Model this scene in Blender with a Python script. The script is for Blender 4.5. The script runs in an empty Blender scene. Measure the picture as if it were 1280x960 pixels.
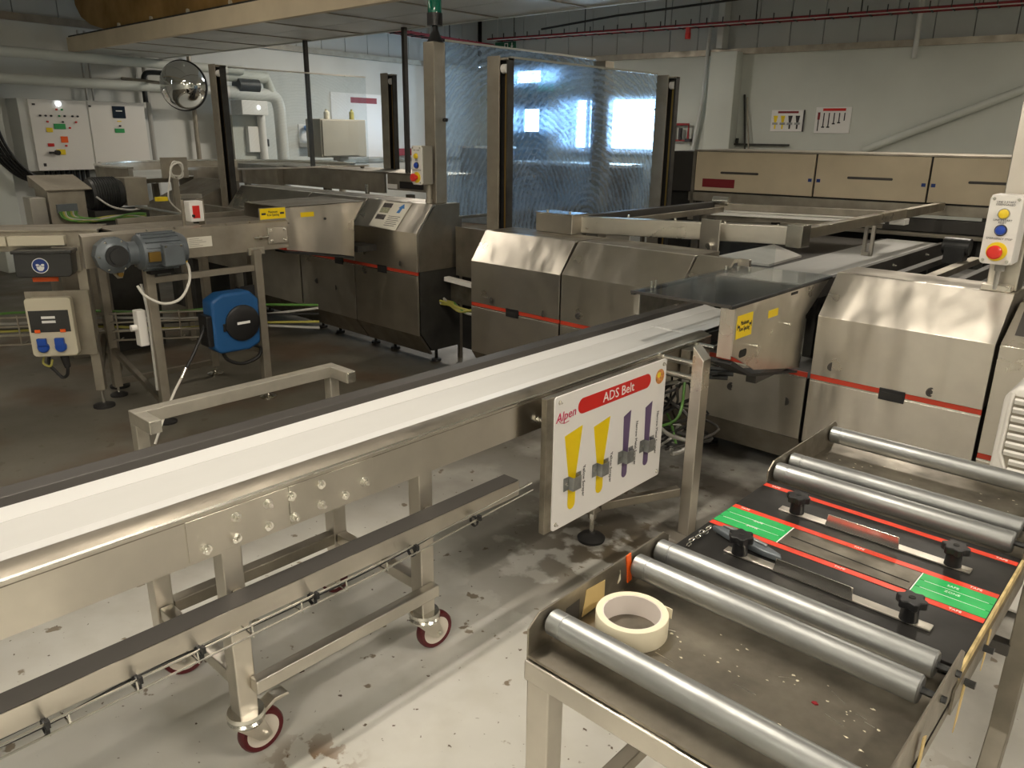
import bpy, bmesh, math, random
from mathutils import Matrix, Vector, Euler
random.seed(7)
S = bpy.context.scene
COL = S.collection
PI = math.pi

# ------------------------------------------------------------------ camera, light, exposure
cam_d = bpy.data.cameras.new('camera'); cam = bpy.data.objects.new('camera', cam_d); COL.objects.link(cam)
S.camera = cam
cam_d.sensor_width = 36.0; cam_d.lens = 969.2 / 1280 * 36.0
cam_d.clip_start = 0.02; cam_d.clip_end = 200
def cam_axes(pitch, roll, yaw):
    cp, sp = math.cos(pitch), math.sin(pitch)
    f = Vector((0, cp, -sp)); u = Vector((0, sp, cp)); x = Vector((1, 0, 0))
    cr, sr = math.cos(roll), math.sin(roll)
    R = Matrix.Rotation(yaw, 3, 'Z')
    return R @ (cr*x + sr*u), R @ (-sr*x + cr*u), R @ f
_x, _u, _f = cam_axes(math.radians(17.9076), math.radians(.7149), math.radians(42.67))
cam.matrix_world = Matrix(((_x.x, _u.x, -_f.x, 0), (_x.y, _u.y, -_f.y, 0), (_x.z, _u.z, -_f.z, 1.6), (0, 0, 0, 1)))

S.view_settings.view_transform = 'Standard'
S.view_settings.look = 'None'
S.view_settings.gamma = 1.0
S.view_settings.use_curve_mapping = False
S.view_settings.exposure = 0.35

world = bpy.data.worlds.new('sky'); S.world = world; world.use_nodes = True
bg = world.node_tree.nodes['Background']
bg.inputs['Color'].default_value = (0.62, 0.82, 1.0, 1)
bg.inputs['Strength'].default_value = 17.0

def area_light(name, loc, sx, sy, power, color, rot=(0, 0, 0), portal=False):
    d = bpy.data.lights.new(name, 'AREA'); d.shape = 'RECTANGLE'; d.size = sx; d.size_y = sy
    d.energy = power; d.color = color
    if portal: d.cycles.is_portal = True
    o = bpy.data.objects.new(name, d); COL.objects.link(o); o.location = loc; o.rotation_euler = rot
    return o
WARM = (1.0, 0.90, 0.765)
# ceiling strip lamps, last two added as wall fill: (x, y, length, power, yaw)
LAMPS = [(-1.62, 1.0, 1.2, 52, 0), (0.6, -2.2, 1.5, 70, 0), (1.9, 2.2, 1.5, 72, 0), (-4.6, -2.2, 1.5, 8, 0),
         (-6.2, 1.6, 1.5, 19, 0), (-2.0, 8.2, 1.5, 55, 0), (-2.2, -3.6, 1.5, 84, 0), (-8.2, 7.6, 1.5, 105, 0), (3.2, 7.6, 1.5, 58, 0)]
LAMP_Z = 3.3
for i, (x, y, L, p, a) in enumerate(LAMPS):
    area_light('lamp_light', (x, y, LAMP_Z - .012), .14, L, p, WARM, (0, 0, a))

# room frame: origin in the far corner, a = along the back wall, b = out of it (negative is into the room)
ROOM = Matrix.Translation((-11.677, 11.624, 0)) @ Matrix.Rotation(math.radians(7.296), 4, 'Z')
def RW(a, b, z): return ROOM @ Vector((a, b, z))

# ------------------------------------------------------------------ materials
MATS = {}
def mat(name, color=(.8, .8, .8), rough=.5, metal=0.0, noise=None, bump=None, spec=None, emit=None, coat=0):
    """noise = (scale, amount, stretch(3)) colour variation; bump = (scale, strength, stretch)"""
    m = bpy.data.materials.new(name); m.use_nodes = True; MATS[name] = m
    nt = m.node_tree; b = nt.nodes['Principled BSDF']
    b.inputs['Base Color'].default_value = (*color, 1); b.inputs['Roughness'].default_value = rough
    b.inputs['Metallic'].default_value = metal
    if spec is not None: b.inputs['Specular IOR Level'].default_value = spec
    if coat: b.inputs['Coat Weight'].default_value = coat
    if emit:
        b.inputs['Emission Color'].default_value = (*emit[0], 1); b.inputs['Emission Strength'].default_value = emit[1]
    tc = None
    def coords(stretch):
        nonlocal tc
        if tc is None: tc = nt.nodes.new('ShaderNodeTexCoord')
        mp = nt.nodes.new('ShaderNodeMapping'); mp.inputs['Scale'].default_value = stretch
        nt.links.new(tc.outputs['Object'], mp.inputs['Vector']); return mp.outputs['Vector']
    if noise:
        sc, amt, st = noise
        n = nt.nodes.new('ShaderNodeTexNoise'); n.inputs['Scale'].default_value = sc; n.inputs['Detail'].default_value = 6
        nt.links.new(coords(st), n.inputs['Vector'])
        r = nt.nodes.new('ShaderNodeMapRange'); r.inputs[1].default_value = .3; r.inputs[2].default_value = .7
        r.inputs[3].default_value = 1 - amt; r.inputs[4].default_value = 1 + amt * .6
        nt.links.new(n.outputs['Fac'], r.inputs[0])
        mx = nt.nodes.new('ShaderNodeMix'); mx.data_type = 'RGBA'; mx.blend_type = 'MULTIPLY'
        mx.inputs['Factor'].default_value = 1; mx.inputs['A'].default_value = (*color, 1)
        nt.links.new(r.outputs[0], mx.inputs['B']); nt.links.new(mx.outputs['Result'], b.inputs['Base Color'])
        r2 = nt.nodes.new('ShaderNodeMapRange'); r2.inputs[1].default_value = .3; r2.inputs[2].default_value = .7
        r2.inputs[3].default_value = min(1, rough * 1.3); r2.inputs[4].default_value = rough * .75
        nt.links.new(n.outputs['Fac'], r2.inputs[0]); nt.links.new(r2.outputs[0], b.inputs['Roughness'])
    if bump:
        sc, stg, st = bump
        n = nt.nodes.new('ShaderNodeTexNoise'); n.inputs['Scale'].default_value = sc; n.inputs['Detail'].default_value = 4
        nt.links.new(coords(st), n.inputs['Vector'])
        bp = nt.nodes.new('ShaderNodeBump'); bp.inputs['Strength'].default_value = stg; bp.inputs['Distance'].default_value = .002
        nt.links.new(n.outputs['Fac'], bp.inputs['Height']); nt.links.new(bp.outputs['Normal'], b.inputs['Normal'])
    return m

mat('steel', (.66, .62, .55), .34, 1, (3.0, .18, (1, 1, 1)), (60, .12, (1, 1, 14)))
mat('steel_h', (.60, .57, .51), .33, 1, (4.0, .18, (1, 1, 1)), (60, .12, (14, 1, 14)))
mat('steel_dull', (.33, .30, .25), .5, 1, (5.0, .25, (1, 1, 1)), (80, .15, (1, 1, 6)))
mat('steel_matt', (.37, .335, .275), .45, .7, (6.0, .2, (1, 1, 1)))
mat('steel_rail', (.52, .49, .42), .42, .6, (6.0, .2, (1, 1, 1)))
mat('steel_bright', (.8, .78, .72), .22, 1)
mat('steel_stained', (.30, .27, .22), .42, .85, (9.0, .5, (1, 1, 1)), (40, .3, (1, 1, 1)))
mat('zinc', (.36, .37, .365), .42, .8, (14.0, .35, (.3, 1, 1)), (50, .1, (1, 1, 1)))
def brushed(name, amt, rot):
    nt = MATS[name].node_tree; b = nt.nodes['Principled BSDF']; tn = nt.nodes.new('ShaderNodeCombineXYZ'); tn.inputs[0].default_value = .04; tn.inputs[1].default_value = .03; tn.inputs[2].default_value = 1.0
    nt.links.new(tn.outputs[0], b.inputs['Tangent']); b.inputs['Anisotropic'].default_value = amt; b.inputs['Anisotropic Rotation'].default_value = rot
def undulate(name, st, stg):
    nt = MATS[name].node_tree; b = nt.nodes['Principled BSDF']; old = b.inputs['Normal'].links[0].from_node
    g = nt.nodes.new('ShaderNodeNewGeometry'); mp = nt.nodes.new('ShaderNodeMapping'); mp.inputs['Scale'].default_value = st; nt.links.new(g.outputs['Position'], mp.inputs['Vector'])
    n = nt.nodes.new('ShaderNodeTexNoise'); n.inputs['Scale'].default_value = 1.0; n.inputs['Detail'].default_value = 1.5; nt.links.new(mp.outputs[0], n.inputs['Vector'])
    bp = nt.nodes.new('ShaderNodeBump'); bp.inputs['Strength'].default_value = stg; bp.inputs['Distance'].default_value = .03
    nt.links.new(n.outputs['Fac'], bp.inputs['Height']); nt.links.new(bp.outputs['Normal'], old.inputs['Normal'])
brushed('steel', .7, 0.0)
undulate('steel', (5, 5, 1.2), .55); undulate('steel_dull', (4, 4, 2), .4)
mat('black_plastic', (.012, .012, .013), .38)
mat('black_rubber', (.018, .017, .016), .7)
mat('black_board', (.016, .015, .014), .42, 0, (8, .5, (1, 1, 1)))
mat('dark_void', (.012, .011, .010), .8)
mat('dark_machine', (.045, .043, .038), .55, .3, (6, .4, (1, 1, 1)))
mat('dark_rail', (.07, .065, .06), .5, .4)
mat('white_belt', (.545, .545, .53), .5, 0, (5, .04, (1, .3, 1)))
mat('white_strip', (.63, .63, .62), .4)
mat('white_plastic', (.80, .78, .74), .4)
mat('white_board', (.84, .82, .80), .3)
mat('cream_plastic', (.62, .57, .44), .45)
mat('cream_panel', (.66, .56, .40), .5, 0, (3, .1, (1, 1, 1)))
mat('grey_box', (.36, .33, .27), .5, .3)
mat('wall_paint', (.62, .63, .60), .6, 0, (1.2, .08, (1, 1, 1)))
mat('wall_low', (.58, .60, .55), .6, 0, (.8, .1, (1, 1, 1)))
mat('cladding', (.45, .47, .46), .5, 0, (.8, .1, (1, 1, 1)))
mat('ceiling_paint', (.66, .66, .62), .6)
mat('canopy_panel', (.62, .63, .61), .45, 0, (2, .06, (1, 1, 1)))
mat('brown_rust', (.30, .17, .045), .6, 0, (3, .4, (1, 1, 1)))
mat('red', (.62, .02, .015), .35)
mat('red_stripe', (.48, .045, .02), .4)
mat('red_tape', (.72, .06, .03), .4, 0, (25, .2, (1, 1, 1)))
mat('dark_red', (.22, .008, .015), .5)
mat('green_tape', (.03, .42, .11), .4, 0, (18, .15, (1, 1, 1)))
mat('green', (.03, .35, .10), .4)
mat('green_wire', (.09, .22, .04), .5)
mat('yellow_wire', (.36, .33, .07), .5)
mat('yellow', (.90, .68, .02), .45)
mat('yellow_sign', (.86, .62, .0), .4)
mat('purple', (.13, .085, .18), .4)
mat('blue', (.01, .07, .40), .4)
mat('blue_reel', (.012, .085, .24), .45)
mat('blue_tape', (.02, .20, .36), .5)
mat('sign_blue', (.01, .04, .22), .4)
mat('arrow_blue', (.02, .17, .50), .4)
mat('teal_sign', (.02, .55, .45), .4, emit=((.05, .8, .65), .6))
mat('exit_green', (.01, .10, .05), .4)
mat('orange', (.95, .13, .01), .45)
mat('grey_motor', (.13, .15, .165), .4, .2, (10, .2, (1, 1, 1)))
mat('dark_motor', (.035, .036, .036), .45, .2, (10, .3, (1, 1, 1)))
mat('brass', (.32, .20, .05), .35, .8)
mat('tape_cream', (.78, .72, .55), .55)
mat('card', (.72, .66, .62), .8)
mat('paper', (.72, .69, .60), .6)
mat('ink', (.03, .025, .03), .6)
mat('ink_red', (.6, .02, .03), .5)
mat('ink_magenta', (.55, .02, .10), .5)
mat('photo_dark', (.05, .04, .035), .5, 0, (60, .8, (1, 1, 1)))
mat('photo_green', (.33, .33, .22), .5, 0, (80, .4, (1, 1, 1)))
mat('ball', (.75, .30, .08), .4, 0, (70, .5, (1, 1, 1)))
mat('wheel_red', (.10, .008, .012), .45)
mat('wheel_white', (.72, .66, .58), .4)
mat('cable_black', (.012, .012, .012), .5)
mat('cable_grey', (.40, .39, .36), .45)
mat('cable_white', (.70, .68, .62), .45)
mat('copper_wire', (.62, .60, .54), .3, .9)
mat('wood_edge', (.52, .40, .18), .7, 0, (30, .4, (1, 1, 1)))
mat('torn_tape', (.62, .46, .20), .6)
mat('white_ink', (.85, .85, .82), .5)
mat('lcd', (.01, .02, .04), .15)
mat('lamp_white', (1, 1, 1), .4, emit=((.9, .95, 1.0), 3.0))
mat('lamp_diffuser', (.9, .9, .9), .5, emit=((1.0, .86, .66), 2.0))
mat('button_yellow', (.85, .62, .02), .3, coat=.4)
mat('button_blue', (.01, .06, .45), .3, coat=.4)
mat('button_red', (.75, .03, .02), .3, coat=.4)
mat('red_pipe', (.30, .012, .015), .45)
mat('mirror', (.8, .8, .78), .04, 1)
mat('beacon_glass', (.005, .16, .10), .15, coat=.6)
mat('door_blue', (.07, .17, .28), .5)
mat('frame_white', (.7, .74, .78), .4)
mat('plastic_clear_grey', (.035, .035, .034), .3)

def polycarb(name, tint, smear, scale, swirl=True):
    m = bpy.data.materials.new(name); m.use_nodes = True; MATS[name] = m
    nt = m.node_tree; nt.nodes.clear()
    out = nt.nodes.new('ShaderNodeOutputMaterial')
    tr = nt.nodes.new('ShaderNodeBsdfTransparent'); tr.inputs['Color'].default_value = (*tint, 1)
    tl = nt.nodes.new('ShaderNodeBsdfTranslucent'); tl.inputs['Color'].default_value = (.55, .75, 1.0, 1)
    df = nt.nodes.new('ShaderNodeBsdfDiffuse'); df.inputs['Color'].default_value = (.7, .75, .78, 1)
    gl = nt.nodes.new('ShaderNodeBsdfGlossy'); gl.inputs['Roughness'].default_value = .08
    tc = nt.nodes.new('ShaderNodeTexCoord')
    def nz(sc, dist, off, rough):      # wispy rubbed swirls
        mp = nt.nodes.new('ShaderNodeMapping'); mp.inputs['Location'].default_value = (off, off, off); nt.links.new(tc.outputs['Object'], mp.inputs['Vector'])
        n = nt.nodes.new('ShaderNodeTexNoise'); n.inputs['Scale'].default_value = sc; n.inputs['Detail'].default_value = 10
        n.inputs['Roughness'].default_value = rough; n.inputs['Distortion'].default_value = dist; nt.links.new(mp.outputs[0], n.inputs['Vector']); return n.outputs['Fac']
    wv = nt.nodes.new('ShaderNodeTexWave'); wv.wave_type = 'RINGS'; wv.rings_direction = 'X'; wv.inputs['Scale'].default_value = scale * 6
    wv.inputs['Distortion'].default_value = 9; wv.inputs['Detail'].default_value = 8; wv.inputs['Detail Scale'].default_value = .6; wv.inputs['Detail Roughness'].default_value = .75
    nt.links.new(tc.outputs['Object'], wv.inputs['Vector'])
    sm = nt.nodes.new('ShaderNodeMath'); sm.operation = 'MULTIPLY_ADD'; sm.inputs[1].default_value = .35; nt.links.new(wv.outputs['Fac'], sm.inputs[0]); nt.links.new(nz(1.6, 3.5, 3, .72), sm.inputs[2])
    mu = nt.nodes.new('ShaderNodeMath'); mu.operation = 'MULTIPLY'
    nt.links.new(sm.outputs[0], mu.inputs[0]); nt.links.new(nz(1.1, 1.0, 8, .5), mu.inputs[1])
    rg = nt.nodes.new('ShaderNodeMapRange'); rg.inputs[1].default_value = .22; rg.inputs[2].default_value = .52
    rg.inputs[3].default_value = smear[0]; rg.inputs[4].default_value = smear[1]
    nt.links.new(mu.outputs[0], rg.inputs[0])
    rf = nt.nodes.new('ShaderNodeBsdfRefraction'); rf.inputs['IOR'].default_value = 1.03; rf.inputs['Roughness'].default_value = .42; rf.inputs['Color'].default_value = (.58, .78, 1.0, 1)
    a0 = nt.nodes.new('ShaderNodeMixShader'); a0.inputs[0].default_value = .6
    nt.links.new(tl.outputs[0], a0.inputs[1]); nt.links.new(rf.outputs[0], a0.inputs[2])
    a = nt.nodes.new('ShaderNodeMixShader'); a.inputs[0].default_value = .2
    nt.links.new(a0.outputs[0], a.inputs[1]); nt.links.new(df.outputs[0], a.inputs[2])
    b = nt.nodes.new('ShaderNodeMixShader'); nt.links.new(rg.outputs[0], b.inputs[0])
    nt.links.new(tr.outputs[0], b.inputs[1]); nt.links.new(a.outputs[0], b.inputs[2])
    lw = nt.nodes.new('ShaderNodeLayerWeight'); lw.inputs['Blend'].default_value = .5
    pw = nt.nodes.new('ShaderNodeMath'); pw.operation = 'POWER'; pw.inputs[1].default_value = 4.0; nt.links.new(lw.outputs['Facing'], pw.inputs[0])
    fr = nt.nodes.new('ShaderNodeMath'); fr.operation = 'MULTIPLY_ADD'; fr.inputs[1].default_value = .5; fr.inputs[2].default_value = .03; nt.links.new(pw.outputs[0], fr.inputs[0])
    c = nt.nodes.new('ShaderNodeMixShader'); nt.links.new(fr.outputs[0], c.inputs[0])
    nt.links.new(b.outputs[0], c.inputs[1]); nt.links.new(gl.outputs[0], c.inputs[2])
    nt.links.new(c.outputs[0], out.inputs['Surface'])
polycarb('polycarbonate', (.88, .94, 1.0), (.03, .50), 1.2)
polycarb('polycarbonate_clean', (.93, .95, .95), (.02, .06), 2.0)
polycarb('polycarbonate_cover', (.90, .92, .93), (.03, .16), 3.0)
polycarb('window_glass', (.97, .99, 1.0), (.0, .03), 1.0)

def floor_material():
    m = bpy.data.materials.new('painted_concrete'); m.use_nodes = True; MATS['floor'] = m
    nt = m.node_tree; b = nt.nodes['Principled BSDF']; L = nt.links.new
    tc = nt.nodes.new('ShaderNodeTexCoord'); o = tc.outputs['Object']
    def noise(s, d, off=0):
        mp = nt.nodes.new('ShaderNodeMapping'); mp.inputs['Location'].default_value = (off, off * .7, 0); L(o, mp.inputs['Vector'])
        n = nt.nodes.new('ShaderNodeTexNoise'); n.inputs['Scale'].default_value = s; n.inputs['Detail'].default_value = d
        L(mp.outputs[0], n.inputs['Vector']); return n.outputs['Fac']
    def rng(x, a, c, lo=0, hi=1):
        r = nt.nodes.new('ShaderNodeMapRange'); r.inputs[1].default_value = a; r.inputs[2].default_value = c
        r.inputs[3].default_value = lo; r.inputs[4].default_value = hi; L(x, r.inputs[0]); return r.outputs[0]
    def mix(f, a, c, t='MIX'):
        x = nt.nodes.new('ShaderNodeMix'); x.data_type = 'RGBA'; x.blend_type = t
        if hasattr(f, 'is_output'): L(f, x.inputs['Factor'])
        else: x.inputs['Factor'].default_value = f
        for v, k in ((a, 'A'), (c, 'B')):
            if hasattr(v, 'is_output'): L(v, x.inputs[k])
            else: x.inputs[k].default_value = (*v, 1)
        return x.outputs['Result']
    def mul(a, c):
        x = nt.nodes.new('ShaderNodeMath'); x.operation = 'MULTIPLY'; L(a, x.inputs[0])
        if hasattr(c, 'is_output'): L(c, x.inputs[1])
        else: x.inputs[1].default_value = c
        return x.outputs[0]
    def sub_pos(cx, cy, r0, r1):     # soft disc around a point of the floor
        mp = nt.nodes.new('ShaderNodeVectorMath'); mp.operation = 'DISTANCE'; L(o, mp.inputs[0]); mp.inputs[1].default_value = (cx, cy, 0)
        return rng(mp.outputs['Value'], r0, r1, 1, 0)
    col = mix(rng(noise(1.3, 5), .35, .68), (.54, .53, .485), (.68, .67, .625))
    col = mix(rng(noise(7, 6, 3), .45, .72), col, (.56, .545, .49))
    # small chips of missing paint
    col = mix(rng(noise(34, 3, 5), .69, .72), col, (.10, .07, .045))
    col = mix(mul(rng(noise(9, 4, 11), .66, .68), .9), col, (.19, .145, .09))
    # worn bare patch around the levelling foot and brown staining with painted shade along the machine row
    worn = mul(sub_pos(-1.6, 2.35, .1, .75), rng(noise(6, 6, 2), .44, .50))
    col = mix(worn, col, (.12, .095, .06))
    worn2 = mul(sub_pos(-1.50, .86, .02, .16), rng(noise(16, 5, 4), .50, .54))
    col = mix(worn2, col, (.20, .12, .06))
    worn3 = mul(sub_pos(-.05, 1.75, .05, .45), rng(noise(11, 5, 6), .57, .60))
    col = mix(worn3, col, (.27, .21, .13))
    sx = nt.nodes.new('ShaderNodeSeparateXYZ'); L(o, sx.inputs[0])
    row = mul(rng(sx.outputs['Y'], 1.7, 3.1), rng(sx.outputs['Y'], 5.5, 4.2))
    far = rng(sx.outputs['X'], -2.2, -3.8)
    stain_shade = mul(row, rng(noise(2.2, 6, 7), .30, .55))
    col = mix(mul(stain_shade, .92), col, (.045, .035, .025))
    col = mix(mul(far, .9), col, (.085, .074, .050))  # left floor darkened: dirt and dimmer light both put into the colour
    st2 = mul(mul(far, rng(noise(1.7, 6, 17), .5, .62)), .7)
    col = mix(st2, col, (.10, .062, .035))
    L(col, b.inputs['Base Color'])
    L(rng(noise(3, 5, 9), .3, .7, .62, .38), b.inputs['Roughness'])
    bp = nt.nodes.new('ShaderNodeBump'); bp.inputs['Strength'].default_value = .25; bp.inputs['Distance'].default_value = .004
    L(noise(18, 6, 1), bp.inputs['Height']); L(bp.outputs['Normal'], b.inputs['Normal'])
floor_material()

# ------------------------------------------------------------------ mesh helpers
class MB:
    def __init__(self): self.v = []; self.f = []; self.m = Matrix.Identity(4)
    def add(self, vs, fs):
        n = len(self.v); self.v += [tuple(self.m @ Vector(p)) for p in vs]; self.f += [tuple(i + n for i in f) for f in fs]; return self
    def box(self, x0, x1, y0, y1, z0, z1):
        vs = [(x, y, z) for x in (x0, x1) for y in (y0, y1) for z in (z0, z1)]
        return self.add(vs, [(0, 1, 3, 2), (4, 6, 7, 5), (0, 4, 5, 1), (2, 3, 7, 6), (0, 2, 6, 4), (1, 5, 7, 3)])
    def bar(self, p, q, w, h, up=(0, 0, 1)):
        p, q = Vector(p), Vector(q); d = (q - p).normalized(); up = Vector(up)
        s = d.cross(up)
        if s.length < 1e-5: s = d.cross(Vector((1, 0, 0)))
        s.normalize(); t = s.cross(d)
        vs = []
        for c in (p, q):
            for a, e in ((-1, -1), (1, -1), (1, 1), (-1, 1)): vs.append(c + s * (a * w / 2) + t * (e * h / 2))
        return self.add(vs, [(0, 3, 2, 1), (4, 5, 6, 7), (0, 1, 5, 4), (1, 2, 6, 5), (2, 3, 7, 6), (3, 0, 4, 7)])
    def frame(self, p, q):
        p, q = Vector(p), Vector(q); d = (q - p).normalized()
        a = Vector((0, 0, 1)) if abs(d.z) < .9 else Vector((1, 0, 0))
        s = d.cross(a).normalized(); return p, q, d, s, d.cross(s)
    def cyl(self, p, q, r, seg=16, r2=None):
        p, q, d, s, t = self.frame(p, q); r2 = r if r2 is None else r2
        vs = []
        for c, rr in ((p, r), (q, r2)):
            for i in range(seg):
                a = 2 * PI * i / seg; vs.append(c + s * (rr * math.cos(a)) + t * (rr * math.sin(a)))
        fs = [(i, (i + 1) % seg, seg + (i + 1) % seg, seg + i) for i in range(seg)]
        fs += [tuple(reversed(range(seg))), tuple(range(seg, 2 * seg))]
        return self.add(vs, fs)
    def tube(self, pts, r, seg=8):
        pts = [Vector(p) for p in pts]; vs = []; n = len(pts); prev = None
        for i, c in enumerate(pts):
            d = (pts[min(i + 1, n - 1)] - pts[max(i - 1, 0)]).normalized()
            if prev is None:
                a = Vector((0, 0, 1)) if abs(d.z) < .9 else Vector((1, 0, 0)); s = d.cross(a).normalized()
            else: s = (prev - d * prev.dot(d)).normalized()
            prev = s; t = d.cross(s)
            for k in range(seg):
                a = 2 * PI * k / seg; vs.append(c + s * (r * math.cos(a)) + t * (r * math.sin(a)))
        fs = [(i * seg + k, i * seg + (k + 1) % seg, (i + 1) * seg + (k + 1) % seg, (i + 1) * seg + k) for i in range(n - 1) for k in range(seg)]
        fs += [tuple(reversed(range(seg))), tuple(range((n - 1) * seg, n * seg))]
        return self.add(vs, fs)
    def prism(self, poly, axis, a0, a1):
        """poly: 2D points; axis x: (y,z), axis y: (x,z), axis z: (x,y)"""
        def P(p, a): return {'x': (a, p[0], p[1]), 'y': (p[0], a, p[1]), 'z': (p[0], p[1], a)}[axis]
        n = len(poly); vs = [P(p, a0) for p in poly] + [P(p, a1) for p in poly]
        fs = [(i, (i + 1) % n, n + (i + 1) % n, n + i) for i in range(n)] + [tuple(reversed(range(n))), tuple(range(n, 2 * n))]
        return self.add(vs, fs)
    def lathe(self, prof, c, d, seg=24, closed=False):
        """prof: (radius, distance along d)"""
        p, q, d, s, t = self.frame(c, Vector(c) + Vector(d)); vs = []
        for r, h in prof:
            for k in range(seg):
                a = 2 * PI * k / seg; vs.append(p + d * h + s * (r * math.cos(a)) + t * (r * math.sin(a)))
        n = len(prof); fs = []
        for i in range(n if closed else n - 1):
            j = (i + 1) % n
            for k in range(seg): fs.append((i * seg + k, i * seg + (k + 1) % seg, j * seg + (k + 1) % seg, j * seg + k))
        if not closed: fs += [tuple(reversed(range(seg))), tuple(range((n - 1) * seg, n * seg))]
        return self.add(vs, fs)
    def sphere(self, c, r, seg=16, rings=10, sx=1, sy=1, sz=1):
        c = Vector(c); vs = [c + Vector((0, 0, -r * sz))]
        for i in range(1, rings):
            a = -PI / 2 + PI * i / rings
            for k in range(seg):
                b = 2 * PI * k / seg; vs.append(c + Vector((r * sx * math.cos(a) * math.cos(b), r * sy * math.cos(a) * math.sin(b), r * sz * math.sin(a))))
        vs.append(c + Vector((0, 0, r * sz))); fs = []
        for k in range(seg):
            fs.append((0, 1 + (k + 1) % seg, 1 + k)); fs.append((len(vs) - 1, 1 + (rings - 2) * seg + k, 1 + (rings - 2) * seg + (k + 1) % seg))
        for i in range(rings - 2):
            for k in range(seg): fs.append((1 + i * seg + k, 1 + i * seg + (k + 1) % seg, 1 + (i + 1) * seg + (k + 1) % seg, 1 + (i + 1) * seg + k))
        return self.add(vs, fs)

def mesh_of(mb, name, bevel=0, origin=(0, 0, 0)):
    o = Vector(origin); me = bpy.data.meshes.new(name)
    me.from_pydata([tuple(Vector(v) - o) for v in mb.v], [], mb.f)
    bm = bmesh.new(); bm.from_mesh(me)
    bmesh.ops.recalc_face_normals(bm, faces=bm.faces)
    if bevel:
        es = [e for e in bm.edges if len(e.link_faces) == 2 and e.calc_face_angle(0) > .5]
        bmesh.ops.bevel(bm, geom=es, offset=bevel, segments=2, profile=.6, affect='EDGES', clamp_overlap=True)
    for f in bm.faces: f.smooth = True
    nrm = None
    if bevel:
        bm.normal_update(); nrm = []
        for v in bm.verts:
            n = Vector((0, 0, 0))
            for f in v.link_faces: n += f.normal * f.calc_area()
            nrm.append(n.normalized() if n.length > 0 else Vector((0, 0, 1)))
    else:
        for e in bm.edges:
            if len(e.link_faces) == 2: e.smooth = e.calc_face_angle(0) < .6
            else: e.smooth = False
    bm.to_mesh(me); bm.free()
    if nrm: me.normals_split_custom_set_from_vertices(nrm)
    return me

def wloc(o):
    v = Vector((0, 0, 0))
    while o is not None: v = v + Vector(o.location); o = o.parent
    return v
def ob(name, mb, m, parent=None, bevel=0, label=None):
    """one mesh object; vertices are world coordinates. Parents are never rotated."""
    base = wloc(parent) if parent else Vector((0, 0, 0))
    me = mesh_of(mb, name, bevel, base); me.materials.append(MATS[m])
    o = bpy.data.objects.new(name, me); COL.objects.link(o); o.parent = parent
    if label: o['label'] = label
    return o
def tag(o, label, cat, group=None):
    o['label'] = label; o['category'] = cat
    if group: o['group'] = group
    return o
def thing(name, label, cat, loc=(0, 0, 0), group=None):
    o = bpy.data.objects.new(name, None); COL.objects.link(o); o.location = loc; o.empty_display_size = .1
    return tag(o, label, cat, group)
def struct(o): o['kind'] = 'structure'; return o
def inst(name, me, parent, loc, rot=(0, 0, 0), scale=(1, 1, 1)):
    o = bpy.data.objects.new(name, me); COL.objects.link(o); o.parent = parent
    o.location = Vector(loc) - (wloc(parent) if parent else Vector((0, 0, 0))); o.rotation_euler = rot; o.scale = scale; return o
def shared(mb, name, m, bevel=0):
    me = mesh_of(mb, name, bevel); me.materials.append(MATS[m]); return me
def text(name, s, size, M, m, parent, depth=.0006, align='CENTER', width=None):
    """lettering lying in the XY plane of matrix M (world), read along +X, facing +Z"""
    cu = bpy.data.curves.new(name, 'FONT'); cu.body = s; cu.size = size; cu.extrude = depth; cu.align_x = align; cu.align_y = 'CENTER'
    cu.resolution_u = 2; cu.space_line = .9
    tmp = bpy.data.objects.new('tmp', cu); COL.objects.link(tmp)
    dg = bpy.context.evaluated_depsgraph_get(); me = bpy.data.meshes.new_from_object(tmp.evaluated_get(dg))
    bpy.data.objects.remove(tmp); bpy.data.curves.remove(cu)
    if width:
        xs = [v.co.x for v in me.vertices]; k = width / max(1e-6, max(xs) - min(xs))
        me.transform(Matrix.Diagonal((k, 1, 1, 1)))
    me.name = name; me.transform(Matrix.Translation(-wloc(parent)) @ M); me.materials.clear(); me.materials.append(MATS[m])
    o = bpy.data.objects.new(name, me); COL.objects.link(o); o.parent = parent; return o
def plane_mat(o, ex, ey):
    ex = Vector(ex).normalized(); ey = Vector(ey).normalized(); ez = ex.cross(ey)
    return Matrix(((ex.x, ey.x, ez.x, o[0]), (ex.y, ey.y, ez.y, o[1]), (ex.z, ey.z, ez.z, o[2]), (0, 0, 0, 1)))
def face_px(x, y, z): return plane_mat((x, y, z), (0, 1, 0), (0, 0, 1))      # reads along +Y, faces +X
def face_my(x, y, z): return plane_mat((x, y, z), (1, 0, 0), (0, 0, 1))      # reads along +X, faces -Y
def on(M, fn):
    """MB whose shapes are given in plane coordinates of M"""
    mb = MB(); mb.m = M; fn(mb); return mb
def flat(M, pts, t=.001, z0=0.0):
    mb = MB(); mb.m = M; mb.prism(pts, 'z', z0, z0 + t); return mb
def rect(x0, x1, y0, y1): return [(x0, y0), (x1, y0), (x1, y1), (x0, y1)]
def rrect(x0, x1, y0, y1, r, n=5):
    out = []
    for cx, cy, a0 in ((x1 - r, y0 + r, -PI/2), (x1 - r, y1 - r, 0), (x0 + r, y1 - r, PI/2), (x0 + r, y0 + r, PI)):
        for i in range(n + 1):
            a = a0 + PI / 2 * i / n; out.append((cx + r * math.cos(a), cy + r * math.sin(a)))
    return out
def disc(cx, cy, r, n=24): return [(cx + r * math.cos(2 * PI * i / n), cy + r * math.sin(2 * PI * i / n)) for i in range(n)]
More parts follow.
